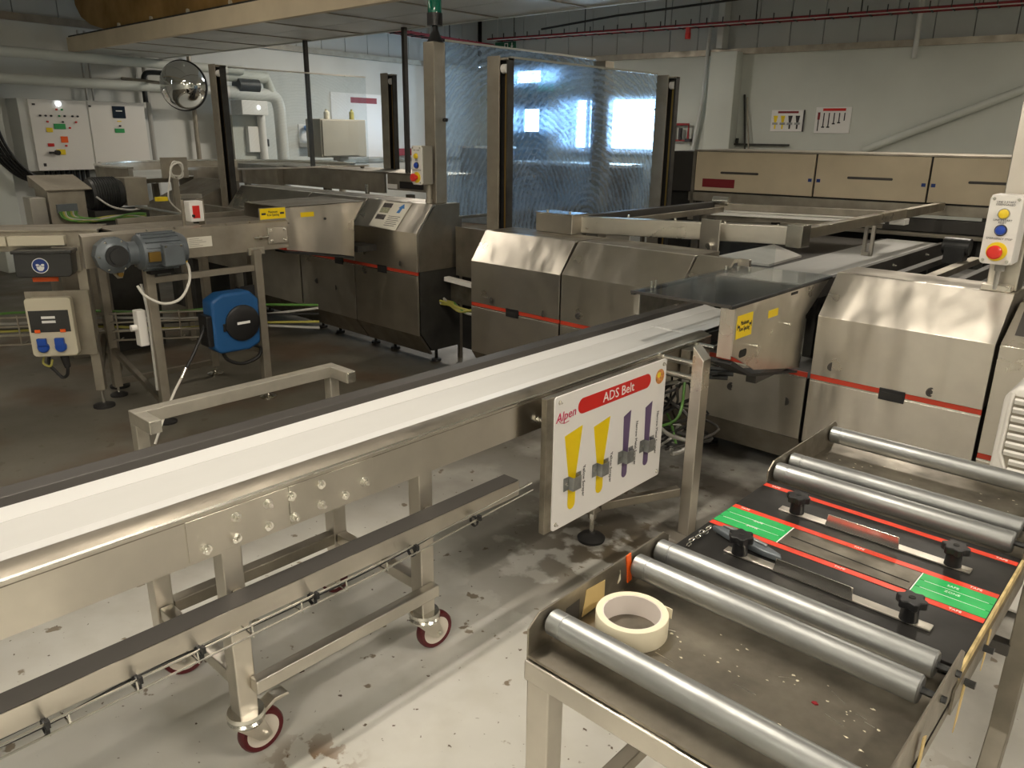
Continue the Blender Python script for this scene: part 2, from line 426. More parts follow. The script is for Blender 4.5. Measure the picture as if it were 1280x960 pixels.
def arc_pts(p0, p1, sag, n=12):
    p0, p1 = Vector(p0), Vector(p1)
    return [p0.lerp(p1, i / n) + Vector((0, 0, -sag * 4 * (i / n) * (1 - i / n))) for i in range(n + 1)]
def smooth_path(pts, n=6):
    P = [Vector(p) for p in pts]; P = [P[0]] + P + [P[-1]]; out = []
    for i in range(1, len(P) - 2):
        a, b, c, d = P[i-1], P[i], P[i+1], P[i+2]
        for k in range(n):
            t = k / n
            out.append(.5 * ((2*b) + (c - a)*t + (2*a - 5*b + 4*c - d)*t*t + (3*b - a - 3*c + d)*t**3))
    out.append(P[-2]); return out

BOLT = MB().cyl((0, 0, 0), (0, 0, .003), .013, 16); BOLT.cyl((0, 0, .003), (0, 0, .012), .009, 6); BOLT.cyl((0, 0, .012), (0, 0, .022), .0055, 10)
ME_BOLT = shared(BOLT, 'bolt', 'steel_bright', .0006)
SCREW = MB().cyl((0, 0, 0), (0, 0, .004), .006, 12)
ME_SCREW = shared(SCREW, 'screw', 'steel_bright')
RX_PX = (0, PI/2, 0)      # local +Z -> world +X
RX_MY = (PI/2, 0, 0)      # local +Z -> world -Y

# ================================================================== ROOM
def room_mb():
    mb = MB(); mb.m = ROOM; return mb
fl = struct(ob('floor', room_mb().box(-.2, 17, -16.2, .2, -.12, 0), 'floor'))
struct(ob('ceiling', room_mb().box(-.2, 17, -16.2, .2, 4.5, 4.6), 'ceiling_paint'))
def wall_cells(mb, a0, a1, z0, z1, b0, b1, holes):
    As = sorted({a0, a1, *[h[0] for h in holes], *[h[1] for h in holes]}); Zs = sorted({z0, z1, *[h[2] for h in holes], *[h[3] for h in holes]})
    for i in range(len(As) - 1):
        for k in range(len(Zs) - 1):
            ca, cz = (As[i] + As[i+1]) / 2, (Zs[k] + Zs[k+1]) / 2
            if any(h[0] < ca < h[1] and h[2] < cz < h[3] for h in holes): continue
            mb.box(As[i], As[i+1], b0, b1, Zs[k], Zs[k+1])
WIN = (2.16, 3.84, 1.32, 2.24); DOOR = (.78, 1.62, 0, 2.46); TRAN = (.83, 1.44, 2.50, 2.76)
mb = room_mb(); wall_cells(mb, 0, 17, 0, 2.88, 0, .2, [WIN, DOOR, TRAN])
wb = struct(ob('wall_back', mb, 'wall_low'))
wl = struct(ob('wall_left', room_mb().box(-.2, 0, -16.2, .2, 0, 2.78), 'wall_paint'))
struct(ob('wall_right', room_mb().box(16.8, 17, -16.2, 0, 0, 4.5), 'wall_low'))
struct(ob('wall_front', room_mb().box(0, 16.8, -16.2, -16, 0, 4.5), 'wall_low'))
# ribbed cladding above the painted walls, one sheet after another
for k in range(34):
    a = .0 + k * .5
    ob('cladding_panel', room_mb().box(a + .006, a + .494, .05, .12, 2.88, 4.5), 'cladding', wb)
ob('cladding_backing', room_mb().box(-.2, 17, .12, .2, 2.88, 4.5), 'dark_machine', wb)
for k in range(32):
    b = -k * .5
    ob('cladding_panel', room_mb().box(-.12, -.05, b - .494, b - .006, 2.78, 4.5), 'cladding', wl)
ob('cladding_backing', room_mb().box(-.2, -.12, -16.2, .12, 2.78, 4.5), 'dark_machine', wl)
struct(ob('trim_1', room_mb().box(0, 17, -.05, .06, 2.84, 2.93), 'steel_matt'))
struct(ob('trim_2', room_mb().box(-.06, .05, -16, 0, 2.74, 2.82), 'steel_matt'))
struct(ob('trim_3', room_mb().box(0, .03, -16, 0, 1.10, 1.16), 'steel_matt'))
pil = struct(ob('trim_4', room_mb().box(4.88, 5.32, -.3, 0, 0, 2.87), 'wall_low', bevel=.01))
struct(ob('trim_5', room_mb().box(4.92, 5.02, -.2, .05, 2.93, 4.5), 'wall_paint'))

# window in the back wall
w1 = struct(bpy.data.objects.new('window_1', None)); COL.objects.link(w1); w1.location = RW(3.0, .1, 1.3)
a0, a1, z0, z1 = WIN
m = room_mb()
for (p, q, r, s) in ((a0, a1, z0, z0+.05), (a0, a1, z1-.05, z1), (a0, a0+.05, z0+.05, z1-.05), (a1-.05, a1, z0+.05, z1-.05), (2.42, 2.50, z0+.05, z1-.05), (2.78, 2.98, z0+.05, z1-.05)):
    m.box(p, q, .06, .14, r, s)
ob('window_frame', m, 'frame_white', w1, .004)
for p, q in ((a0+.05, 2.42), (2.50, 2.78), (2.98, a1-.05)):
    ob('pane', room_mb().box(p, q, .097, .103, z0+.05, z1-.05), 'window_glass', w1)
ob('window_sill', room_mb().box(a0-.05, a1+.05, -.12, .1, z0-.05, z0), 'frame_white', w1, .005)
w2 = struct(bpy.data.objects.new('window_2', None)); COL.objects.link(w2); w2.location = RW(1.1, .1, 2.5)
a0, a1, z0, z1 = TRAN; m = room_mb()
for (p, q, r, s) in ((a0, a1, z0, z0+.025), (a0, a1, z1-.025, z1), (a0, a0+.025, z0+.025, z1-.025), (a1-.025, a1, z0+.025, z1-.025)): m.box(p, q, .06, .14, r, s)
ob('window_frame', m, 'frame_white', w2)
ob('pane', room_mb().box(a0+.025, a1-.025, .097, .103, z0+.025, z1-.025), 'window_glass', w2)
d1 = struct(bpy.data.objects.new('door_1', None)); COL.objects.link(d1); d1.location = RW(1.2, .08, 0)
m = room_mb(); wall_cells(m, .80, 1.60, 0.005, 2.44, .06, .11, [(1.02, 1.38, 1.64, 2.05)])
ob('door_leaf', m, 'door_blue', d1)
ob('vision_pane', room_mb().box(1.02, 1.38, .082, .088, 1.64, 2.05), 'window_glass', d1)
ob('push_bar', room_mb().box(.86, 1.54, .0, .05, 1.0, 1.05), 'steel', d1, .008)
ob('door_frame', room_mb().box(.78, .80, .04, .14, 0, 2.46).box(1.60, 1.62, .04, .14, 0, 2.46).box(.78, 1.62, .04, .14, 2.44, 2.46), 'frame_white', d1)
for (aa, ab, za, zb) in ((2.16, 3.84, 1.32, 2.24), (.83, 1.44, 2.5, 2.76), (1.02, 1.38, 1.64, 2.05)):
    c = RW((aa+ab)/2, .22, (za+zb)/2)
    area_light('window_portal', c, ab-aa, zb-za, 1, (1, 1, 1), (PI/2, 0, math.radians(7.296) + PI), portal=True).rotation_euler = (Matrix.Rotation(math.radians(7.296), 3, 'Z') @ Matrix.Rotation(-PI/2, 3, 'X')).to_euler()

# ceiling lamps (above and behind the camera, last two added fill for the walls)
for i, (x, y, L, p, a) in enumerate(LAMPS):
    where = ['above the white belt and its casters', 'above the near end of the roller table', 'above the portable cooler', 'over the open floor before the feed conveyor', 'above the grey gear motor', 'behind the long steel tunnel', 'over the open floor beyond the conveyor tail', 'before the wall poster as added fill', 'in the corner past the tunnel as added fill'][i]
    t = thing('strip_lamp', 'long cream strip lamp hanging ' + where, 'lamp', (x, y, 4.5))
    ob('housing', MB().box(x-.09, x+.09, y-L/2-.04, y+L/2+.04, LAMP_Z+.012, LAMP_Z+.09), 'white_plastic', t, .01)
    ob('diffuser', MB().box(x-.075, x+.075, y-L/2, y+L/2, LAMP_Z, LAMP_Z+.012), 'lamp_diffuser', t)
    for s in (-1, 1): ob('hanger', MB().cyl((x, y+s*L*.35, LAMP_Z+.09), (x, y+s*L*.35, 4.5), .006, 8), 'steel', t)

# ================================================================== MAIN BELT CONVEYOR
BX = -1.62
cv = thing('belt_conveyor', 'long stainless conveyor with white belt on castors running into the machine row', 'conveyor', (-1.87, 1.1, 0))
Y0, Y1 = -.9, 3.06
# front side: flat face with a rolled lip above it
def beam(x0, s, m):
    b = ob('side_beam', MB().prism([(x0, .634), (x0, .756), (x0 - .006*s, .756), (x0 - .006*s, .634)], 'y', Y0, Y1), m, cv)
    ob('bottom_flange', MB().box(min(x0 - .006*s, x0 - .05*s), max(x0 - .006*s, x0 - .05*s), Y0, Y1, .634, .638), m, b)
    if s > 0: ob('crease_edge', MB().prism([(x0, .754), (x0 + .0015*s, .758), (x0 - .003*s, .7615), (x0 - .006*s, .756)], 'y', Y0, Y1), 'steel_bright', b)  # highlight along the crease laid in as brighter steel
    ob('rolled_lip', MB().prism([(x0 - .002*s, .757), (x0 - .020*s, .765), (x0 - .045*s, .772), (x0 - .062*s, .769), (x0 - .066*s, .752), (x0 - .060*s, .752), (x0 - .056*s, .763), (x0 - .044*s, .767), (x0 - .020*s, .761), (x0 - .006*s, .754)], 'y', Y0, Y1), 'steel_dull', b)
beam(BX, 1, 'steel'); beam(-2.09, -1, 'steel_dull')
ob('guide_rail', MB().prism([(-1.965, .752), (-2.028, .752), (-2.035, .782), (-1.972, .782)], 'y', Y0, 3.6), 'dark_rail', cv, .003)
ob('belt', MB().box(-1.905, -1.755, Y0, 3.62, .742, .750), 'white_belt', cv)
ob('belt_edge_strip', MB().prism([(-1.755, .742), (-1.694, .752), (-1.690, .757), (-1.755, .751)], 'y', Y0, 3.62), 'white_strip', cv)
ob('belt_edge_strip', MB().prism([(-1.905, .742), (-1.966, .752), (-1.970, .760), (-1.905, .751)], 'y', Y0, 3.62), 'white_strip', cv)
ob('belt_joint', MB().box(-1.965, -1.695, 3.03, 3.045, .750, .7545), 'white_strip', cv)
ob('belt_bed', MB().box(-1.99, -1.68, Y0, 3.6, .69, .741), 'dark_machine', cv)
ob('return_belt', MB().box(-1.95, -1.71, Y0, 3.5, .650, .656), 'white_belt', cv)
# seam plates and their bolts
ob('splice_plate', MB().box(BX, BX+.003, .66, .925, .640, .745), 'steel', cv, .001)
ob('splice_plate', MB().box(BX, BX+.003, .927, 1.19, .640, .745), 'steel', cv, .001)
for y, z in ((.702, .662), (.782, .717), (.779, .662), (.867, .721), (.864, .662), (.933, .719), (.936, .659), (1.021, .722), (1.018, .664), (1.093, .666), (1.157, .684), (1.889, .671), (2.78, .70), (2.60, .66)):
    inst('bolt', ME_BOLT, cv, (BX+.003, y, z), (random.random(), PI/2, 0))
ob('seam_strip', MB().box(BX, BX+.001, Y0, 3.0, .744, .746), 'steel_dull', cv)
# legs
for x, n in ((-1.649, 0), (-2.115, 1)):
    for y in (.765, 1.385):
        ob('leg', MB().box(x-.026, x+.026, y-.026, y+.026, .146, .66), 'steel', cv, .004)
def caster(x, y, ang, brake):
    M = Matrix.Translation((x, y, 0)) @ Matrix.Rotation(ang, 4, 'Z')
    def mk(fn): mb = MB(); mb.m = M; fn(mb); return mb
    c = ob('caster', mk(lambda q: q.lathe([(.020, .150), (.047, .148), (.050, .138), (.044, .130), (.049, .124), (.046, .116), (.03, .114)], (0, 0, 0), (0, 0, 1), 24)), 'steel_bright', cv)
    off = .036
    for s in (-1, 1):
        ob('fork', mk(lambda q: q.prism([(-.040, .118), (.034, .118), (off+.02, .052), (off, .042), (off-.02, .052)], 'y', s*.024-.002, s*.024+.002)), 'steel', c, .001)
    ob('tyre', mk(lambda q: q.lathe([(.047, -.014), (.058, -.016), (.063, -.010), (.064, 0), (.063, .010), (.058, .016), (.047, .014)], (off, 0, .064), (0, 1, 0), 32, True)), 'wheel_red', c)
    ob('hub', mk(lambda q: q.lathe([(.010, -.018), (.040, -.012), (.048, -.014), (.048, .014), (.040, .012), (.010, .018)], (off, 0, .064), (0, 1, 0), 32)), 'wheel_white', c)
    ob('axle_bolt', mk(lambda q: q.cyl((off, -.034, .064), (off, .034, .064), .007, 6)), 'steel_bright', c)
    if brake:
        ob('brake_pedal', mk(lambda q: q.prism([(.03, .125), (.075, .150), (.115, .148), (.118, .138), (.075, .138), (.03, .112)], 'y', -.02, .02)), 'steel', c, .002)
caster(-1.645, .765, math.radians(90), True)
caster(-1.645, 1.385, math.radians(84), False)
caster(-2.11, .765, math.radians(70), True)
caster(-2.11, 1.385, math.radians(200), False)
ob('lower_rail', MB().box(-1.622, -1.588, .775, 1.40, .218, .258), 'steel_h', cv, .004)
ob('lower_rail', MB().box(-2.132, -2.09, .792, 1.372, .218, .258), 'steel_dull', cv, .004)
for y in (.765, 1.385):
    ob('cross_brace', MB().bar((-2.085, y, .24), (-1.655, y, .24), .038, .038), 'steel', cv, .003)
    ob('cross_member', MB().bar((-2.10, y, .615), (-1.64, y, .615), .04, .036), 'steel_dull', cv, .003)
ob('long_rail', MB().bar((-2.145, -.6, .40), (-2.145, 2.2, .40), .03, .04), 'steel_dull', cv, .003)
# end support: levelling foot and guard post
ob('leg', MB().box(-1.72, -1.67, 2.31, 2.36, .13, .66), 'steel', cv, .004)
ob('cross_brace', MB().bar((-1.66, 2.335, .17), (-1.47, 2.62, .20), .035, .035), 'steel_dull', cv, .003)
ob('foot_spindle', MB().cyl((-1.695, 2.335, .02), (-1.695, 2.335, .14), .009, 12).cyl((-1.695, 2.335, .10), (-1.695, 2.335, .125), .017, 6), 'steel_bright', cv)
ob('foot_pad', MB().lathe([(.055, 0), (.058, .012), (.045, .024), (.018, .032), (.014, .038)], (-1.695, 2.335, 0), (0, 0, 1), 28), 'black_rubber', cv)
gp = ob('guard_post', MB().prism([(-1.47, 0), (-1.42, 0), (-1.42, .765), (-1.47, .815)], 'y', 2.64, 2.70), 'steel', cv, .003)
ob('spacer', MB().cyl((BX, 2.67, .735), (-1.47, 2.67, .735), .013, 14), 'steel_bright', gp)
ob('spacer', MB().cyl((BX, 2.67, .675), (-1.47, 2.67, .675), .013, 14), 'steel_bright', gp)
# end rollers, clamps and springs at the transfer
m = MB()
for k in range(7): m.cyl((-1.60 + .012*k, 2.86 + .025*k, .60 + .014*(k % 4)), (-1.54 + .012*k, 2.90 + .025*k, .60 + .014*(k % 4)), .010, 8)
ob('drive_chain', m, 'dark_motor', cv)
ob('end_bearing', MB().box(-1.615, -1.57, 2.80, 2.90, .64, .745).cyl((-1.60, 2.85, .70), (-1.545, 2.85, .70), .025, 16), 'steel_stained', cv, .004)
ob('end_clamp', MB().cyl((-1.62, 2.95, .735), (-1.54, 2.95, .735), .012, 12).cyl((-1.62, 2.98, .66), (-1.53, 2.98, .66), .016, 12), 'steel_bright', cv)
# cable tray under the front side
TX0, TX1 = -1.606, -1.54
tr = ob('cable_channel', MB().prism([(TX0, .527), (TX1, .527), (TX1, .476), (TX1-.004, .476), (TX1-.004, .523), (TX0, .523)], 'y', .225, 1.71), 'steel', cv)
ob('channel_lid', MB().box(TX0, TX1-.002, .225, 1.71, .5272, .5285), 'dark_rail', tr)
for yy in (.765, 1.385): ob('channel_bracket', MB().box(-1.622, -1.545, yy-.012, yy+.012, .485, .523), 'steel_dull', tr)
wb_ = ob('wire_basket', MB().tube([(-1.52, -.3, .474), (-1.52, 1.1, .480), (-1.52, 1.75, .512)], .0028, 6).tube([(-1.515, -.3, .450), (-1.515, 1.1, .457), (-1.515, 1.75, .489)], .0028, 6).tube([(-1.59, -.3, .450), (-1.59, 1.1, .457), (-1.59, 1.75, .489)], .0028, 6), 'steel_bright', tr)
for k in range(11):
    y = -.2 + k * .135
    ob('cross_wire', MB().tube([(-1.60, y, .476), (-1.592, y, .449), (-1.515, y, .449), (-1.519, y, .476)], .0022, 6), 'steel_bright', wb_)
random.seed(3)
for k in range(4):
    pts = [(-1.548 - .010*k + random.uniform(-.006, .006), -.1 + j*.2, .456 + .010*(k % 2) + random.uniform(-.003, .008) + max(0, j-6)*.012) for j in range(10)]
    ob('cable', MB().tube(smooth_path(pts, 4), .0034, 6), ['cable_black', 'cable_grey', 'cable_black', 'cable_black'][k], tr)
for y in (.30, .48, .62, .92, 1.25, 1.5):
    ob('cable_tie', MB().lathe([(.014, -.004), (.017, -.004), (.017, .004), (.014, .004)], (-1.534, y, .462), (0, 1, 0), 14, True).box(-1.518, -1.504, y-.004, y+.004, .474, .490), 'black_plastic', tr)
# wiring under the transfer end
for k in range(9):
    random.seed(40 + k)
    pts = [(-1.58 + random.uniform(-.05, .05), 2.80 + random.uniform(-.1, .1), .60)] + [(-1.62 + random.uniform(-.12, .1), 2.85 + random.uniform(-.25, .25), .5 - .06*j + random.uniform(-.05, .05)) for j in range(4)] + [(-1.85 + random.uniform(-.1, .1), 3.2, .22 + random.uniform(-.03, .1))]
    ob('loose_cable', MB().tube(smooth_path(pts, 6), .006 if k % 3 else .009, 6), ['cable_grey', 'cable_black', 'cable_black', 'dark_rail', 'green_wire'][k % 5], cv)

# ------------------------------------------------------------------ scraper shadow board on the conveyor side
SX = -1.54
sb = thing('tool_board', 'white scraper shadow board with red title bar hung on the conveyor side', 'sign board', (SX, 2.22, .27))
YA, YB, ZA, ZB = 1.884, 2.568, .270, .768
ob('backing_plate', MB().box(SX-.030, SX-.006, YA-.035, YB-.03, ZA-.0, ZB+.0), 'steel_stained', sb, .002)
panel = ob('panel', MB().prism(rrect(YA, YB, ZA, ZB, .012), 'x', SX-.005, SX), 'white_board', sb)
ob('hanging_bracket', MB().box(BX, SX-.006, 1.95, 1.99, .69, .73).box(BX, SX-.006, 2.45, 2.49, .69, .73), 'steel', sb)
MS = face_px(SX + .0003, YA, ZA)          # u along +Y, v up, from the lower left corner
SW, SH = YB - YA, ZB - ZA
ob('title_bar', flat(MS, rrect(.125, .575, .405, .462, .0284, 8), .0008), 'red', panel)
text('title_text', 'ADS Belt', .052, MS @ Matrix.Translation((.365, .432, .0012)), 'white_ink', panel)
text('logo_text', 'Alpen', .046, MS @ Matrix.Translation((.062, .422, .0008)) @ Matrix.Rotation(.06, 4, 'Z') @ Matrix(((1, .25, 0, 0), (0, 1, 0, 0), (0, 0, 1, 0), (0, 0, 0, 1))), 'ink_magenta', panel)
ob('logo_stroke', on(MS, lambda q: q.tube([(.018, .415, .001), (.03, .402, .001), (.05, .395, .001), (.075, .398, .001)], .0012, 5)), 'ink_magenta', panel)
ob('emblem', flat(MS, disc(.640, .432, .030, 24), .0008), 'ball', panel)
ob('emblem_highlight', flat(MS, disc(.632, .440, .012, 16), .0005, .0009), 'yellow', panel)
def scraper(u, top, bot, w1, w2, col, txt):
    n = 6
    pts = [(u - w1/2, top - .01), (u + w1/2, top + .006), (u + w2/2, top - (top-bot)*.58), (u + w2/2, bot + .012)]
    pts += [(u + w2/2*math.cos(a), bot + .012 + w2/2*math.sin(a)) for a in [-PI*i/n for i in range(1, n)]]
    pts += [(u - w2/2, bot + .012), (u - w2/2, top - (top-bot)*.58)]
    ob('scraper_silhouette', flat(MS, pts, .0008), col, panel)
    zc = bot + (top - bot) * .34
    c = ob('clip', on(MS, lambda q: q.prism([(u-.048, .001), (u-.020, .001), (u-.020, .024), (u+.020, .024), (u+.020, .001), (u+.048, .001), (u+.048, .003), (u+.022, .003), (u+.022, .026), (u-.022, .026), (u-.022, .003), (u-.048, .003)], 'y', zc-.025, zc+.025)), 'zinc', panel)
    ob('rivet', on(MS, lambda q: q.cyl((u-.035, zc, .003), (u-.035, zc, .006), .005, 10)), 'steel_bright', c)
    text('caption', txt, .020, MS @ Matrix.Translation((u + .068, zc + .0 - .02 if 'Yellow' in txt else zc + .03, .0012)) @ Matrix.Rotation(-PI/2, 4, 'Z'), 'ink', panel, .0003)
scraper(.105, .355, .062, .098, .042, 'yellow_sign', 'Yellow Scraper')
scraper(.270, .345, .068, .098, .042, 'yellow_sign', 'Yellow Scraper')
scraper(.430, .335, .075, .046, .034, 'purple', 'Narrow Metal Scraper')
scraper(.575, .335, .080, .046, .034, 'purple', 'Narrow Metal Scraper')
for u, v in ((.024, SH-.022), (SW-.022, SH-.02), (.02, .022), (SW-.018, .02)):
    inst('corner_screw', ME_BOLT, panel, (SX, YA+u, ZA+v), RX_PX, (.6, .6, .5))

# ------------------------------------------------------------------ transfer hood over the belt end
th = thing('transfer_hood', 'clear topped transfer hood with steel side plate and yellow spacing label', 'machine cover', (-1.55, 3.1, .6))
HX = -1.335
sp = ob('side_plate', MB().prism([(2.70, .979), (3.60, .985), (3.375, .845), (3.375, .60), (2.91, .690), (2.735, .775), (2.70, .79)], 'x', HX-.006, HX), 'steel_h', th, .001)
ob('front_flange', MB().box(HX-.065, HX-.006, 2.700, 2.706, .775, .972), 'steel', th, .001)
ob('edge_seal', MB().box(HX-.012, HX+.004, 2.66, 3.62, .980, .990), 'black_rubber', th)
ob('edge_seal', MB().box(-1.79, -1.775, 2.66, 3.62, .972, .982), 'black_rubber', th)
ob('clear_cover', MB().prism([(-1.79, .983), (HX+.002, .990), (HX+.002, .995), (-1.79, .988)], 'y', 2.66, 3.62), 'polycarbonate_cover', th)
ob('front_edge', MB().bar((-1.79, 2.66, .984), (HX, 2.66, .989), .006, .010), 'dark_rail', th)
ob('rear_plate', MB().box(-1.79, -1.785, 2.70, 3.38, .88, .972), 'steel_stained', th)
ob('front_bracket', MB().box(-1.795, -1.765, 2.690, 2.70, .885, .972), 'steel', th, .002)
ob('support_arm', MB().box(-1.79, HX-.006, 3.36, 3.385, .90, .972), 'dark_machine', th)
ob('support_arm', MB().box(HX-.05, HX-.006, 2.95, 3.395, .62, .66), 'dark_machine', th)
ob('bottom_seal', MB().prism([(2.72, .765), (2.90, .675), (3.37, .588), (3.37, .578), (2.90, .662), (2.70, .755)], 'x', HX-.10, HX-.004), 'black_rubber', th)
lab = ob('spacing_label', MB().box(HX, HX+.0008, 2.715, 2.845, .853, .945), 'yellow_sign', sp)
text('label_text', 'Maximum\nRow Spacing', .026, face_px(HX+.0012, 2.78, .90), 'ink', lab, width=.085)
for s in (-1, 1):
    yy = 2.78 + s*.047
    ob('label_arrow', flat(face_px(HX+.0010, yy, .90), [(-.008, -.005), (.008, -.005), (.008, .005), (-.008, .005)], .0004), 'ink', lab)
    ob('label_arrow', flat(face_px(HX+.0010, yy, .90), [(s*.008, -.012), (s*.012, -.012), (s*.012, .012), (s*.008, .012)] if s > 0 else [(-.012, -.012), (-.008, -.012), (-.008, .012), (-.012, .012)], .0004), 'ink', lab)
ob('small_label', MB().box(HX, HX+.0008, 2.985, 3.075, .893, .925), 'yellow_sign', sp)
ob('slot', flat(face_px(HX+.0002, 2.79, .785), rrect(-.032, .032, -.016, .016, .013), .0005), 'dark_void', sp)
ob('slot', flat(face_px(HX+.0002, 3.22, .965), rrect(-.035, .035, -.005, .007, .004), .0005), 'dark_void', sp)
for y, z in ((2.87, .803), (3.155, .845)):
    ob('pin', MB().cyl((HX, y, z), (HX+.025, y, z), .007, 10), 'steel_bright', sp)
for y in (2.80, 2.83): ob('cover_screw', MB().cyl((-1.782, y, .985), (-1.782, y, 1.012), .006, 10), 'steel_bright', th)
hh = ob('hinge_bracket', MB().box(-1.80, -1.74, 3.60, 3.625, .985, 1.02), 'steel', th, .002)
for k in range(3): ob('hinge_screw', MB().cyl((-1.78 + .05*k, 3.45 + .02*k, .988), (-1.78 + .05*k, 3.45 + .02*k, 1.005), .008, 10), 'steel_bright', th)

# ================================================================== MACHINE ROW
YF = 3.4
LATCH = MB().lathe([(.020, 0), (.020, .004), (.015, .006), (.013, .002), (.009, .002), (.008, .006), (.003, .006)], (0, 0, 0), (0, 0, 1), 20)
ME_LATCH = shared(LATCH, 'latch', 'dark_rail')
def unit(name, label, x0, x1, zc, yt, zt, zs, handle=None, latches=(), upper=True, lower=True, depth=.40, sides=True, low_latch=(), skirt=True):
    t = thing(name, label, 'machine unit', ((x0+x1)/2, YF+.2, 0))
    g = .004
    ob('body', MB().prism([(YF+.13, .12), (YF+.03, .26), (YF+.03, zc-.05), (yt+.04, zt-.05), (YF+depth, zt-.05), (YF+depth, .12)] if upper else [(YF+.13, .12), (YF+.03, .26), (YF+.03, zs-.04), (YF+depth, zs-.04), (YF+depth, .12)], 'x', x0+.014, x1-.014), 'dark_machine', t)
    if upper:
        cov = ob('upper_cover', MB().prism([(YF, zs), (YF, zc), (yt, zt), (yt+.03, zt), (yt+.03, zt-.012), (yt+.005, zt-.012), (YF+.02, zc-.015), (YF+.02, zs)], 'x', x0+g, x1-g), 'steel', t, .0015)
        ob('top_plate', MB().box(x0+g, x1-g, yt+.03, YF+depth, zt-.012, zt), 'steel_dull', t)
        for xa in (x1-.012, x0+.006):
            ob('end_cheek', MB().prism([(YF+.02, zs), (YF+.02, zc-.01), (yt+.02, zt-.012), (YF+depth, zt-.012), (YF+depth, zs)], 'x', xa, xa+.006), 'steel_dull', t)
    if lower:
        ob('lower_panel', MB().prism([(YF, .252), (YF, zs-.030), (YF+.012, zs-.030), (YF+.012, .252)], 'x', x0+g, x1-g), 'steel', t, .0015)
    ob('red_stripe', MB().box(x0+g, x1-g, YF+.003, YF+.012, zs-.022, zs-.0005), 'red_stripe', t)
    ob('pale_lip', MB().box(x0+g, x1-g, YF+.001, YF+.012, zs-.030, zs-.0225), 'steel_bright', t)
    if skirt:
        ob('skirt', MB().prism([(YF+.001, .250), (YF+.105, .10), (YF+.125, .10), (YF+.02, .250)], 'x', x0+g, x1-g), 'steel_dull', t, .001)
        for x in (x0+.12, x1-.12):
            ob('foot', MB().cyl((x, YF+.26, .0), (x, YF+.26, .016), .035, 18).cyl((x, YF+.26, .016), (x, YF+.26, .13), .012, 10), 'black_rubber', t)
    if handle is not None:
        h = ob('handle', MB().box(handle-.052, handle+.052, YF-.004, YF+.004, zs-.046, zs+.006), 'black_plastic', t, .002)
        ob('grip_recess', MB().box(handle-.040, handle+.040, YF-.0055, YF-.003, zs-.030, zs-.010), 'black_rubber', h)
    for x, z in latches: inst('latch', ME_LATCH, t, (x, YF, z), (PI/2, 0, x*7))
    for x, z in low_latch: inst('latch', ME_LATCH, t, (x, YF, z), (PI/2, 0, x*7))
    return t
uC = unit('machine_hood', 'bright stainless sloped machine hood beside the yellow button box', -1.294, -.592, .846, 3.56, 1.02, .577, -.935, ((-1.20, .628), (-.79, .607)))
uC3 = unit('machine_section', 'low stainless machine section beneath the transfer hood', -2.0, -1.302, .846, 3.56, 1.02, .577, None, (), upper=False, low_latch=((-1.67, .43), (-1.39, .42)))
ob('upper_cover', MB().prism([(3.47, .925), (3.56, 1.02), (3.60, 1.02), (3.60, 1.0), (3.565, 1.0), (3.48, .92)], 'x', -1.998, -1.80), 'steel', uC3, .001)
uB2 = unit('machine_hood', 'stainless sloped hood between the split hood with black grip and the clear transfer cover', -2.766, -2.004, .843, 3.545, 1.016, .577, None, ((-2.63, .625), (-2.33, .600)))
uB1 = unit('machine_hood', 'stainless sloped hood with black grip at the end beside the cable gap', -3.50, -2.770, .838, 3.530, 1.016, .577, -3.14, ((-3.32, .61), (-2.89, .595)))
uA2 = unit('machine_hood', 'dark stainless hood carrying a taped instruction sheet', -4.728, -4.015, .956, 3.548, 1.137, .695, -4.40, ((-4.60, .775), (-4.20, .735)))
uA1 = unit('machine_section', 'stainless machine section behind the square yellow labelled hood', -5.45, -4.732, .956, 3.548, 1.137, .695, -4.92, (), low_latch=((-4.99, .46), (-5.23, .48)))
uD = unit('machine_cabinet', 'stainless machine cabinet with dark sloped top behind the white cooler', -.585, .55, .846, 3.62, .98, .40, None, (), lower=True)
ob('dark_slope', MB().prism([(YF+.03, .852), (3.56, .99), (3.63, .99), (3.63, .96)], 'x', -.55, .55), 'dark_rail', uD, .001)
uE = unit('machine_hood', 'plain stainless hood standing back behind the instruction sheet hood', -6.56, -5.46, .956, 3.548, 1.137, .695, None, (), sides=False)

# instruction sheet taped on the slope
sl = Vector((0, .148, .181)).normalized(); nrm = Vector((0, -.181, .148)).normalized()
MSH = plane_mat(Vector((-4.375, 3.4+.072, .956+.090)) + nrm*.003, (1, 0, 0), sl)
sh = ob('instruction_sheet', on(MSH, lambda q: q.prism([(-.165, -.105), (.14, -.118), (.155, .105), (-.15, .105)], 'z', 0, .0015)), 'paper')
tag(sh, 'white instruction sheet with two photos and a blue arrow', 'paper sheet')
ob('photo_print', flat(MSH, rect(-.13, -.03, .055, .092), .0004, .0016), 'photo_dark', sh); ob('photo_print', flat(MSH, rect(-.132, -.035, .010, .054), .0004, .0016), 'photo_green', sh)
ob('photo_print', flat(MSH, rect(-.14, -.04, -.045, -.004), .0004, .0016), 'photo_dark', sh)
ob('arrow_print', flat(MSH, [(.05, .02), (.085, .02), (.09, .06), (.112, .06), (.085, .098), (.045, .06), (.062, .06)], .0004, .0016), 'arrow_blue', sh)
for k in range(6): ob('text_line', flat(MSH, rect(-.01, .115 - .012*(k % 2), -.012 - .015*k, -.008 - .015*k), .0003, .0016), 'ink', sh)

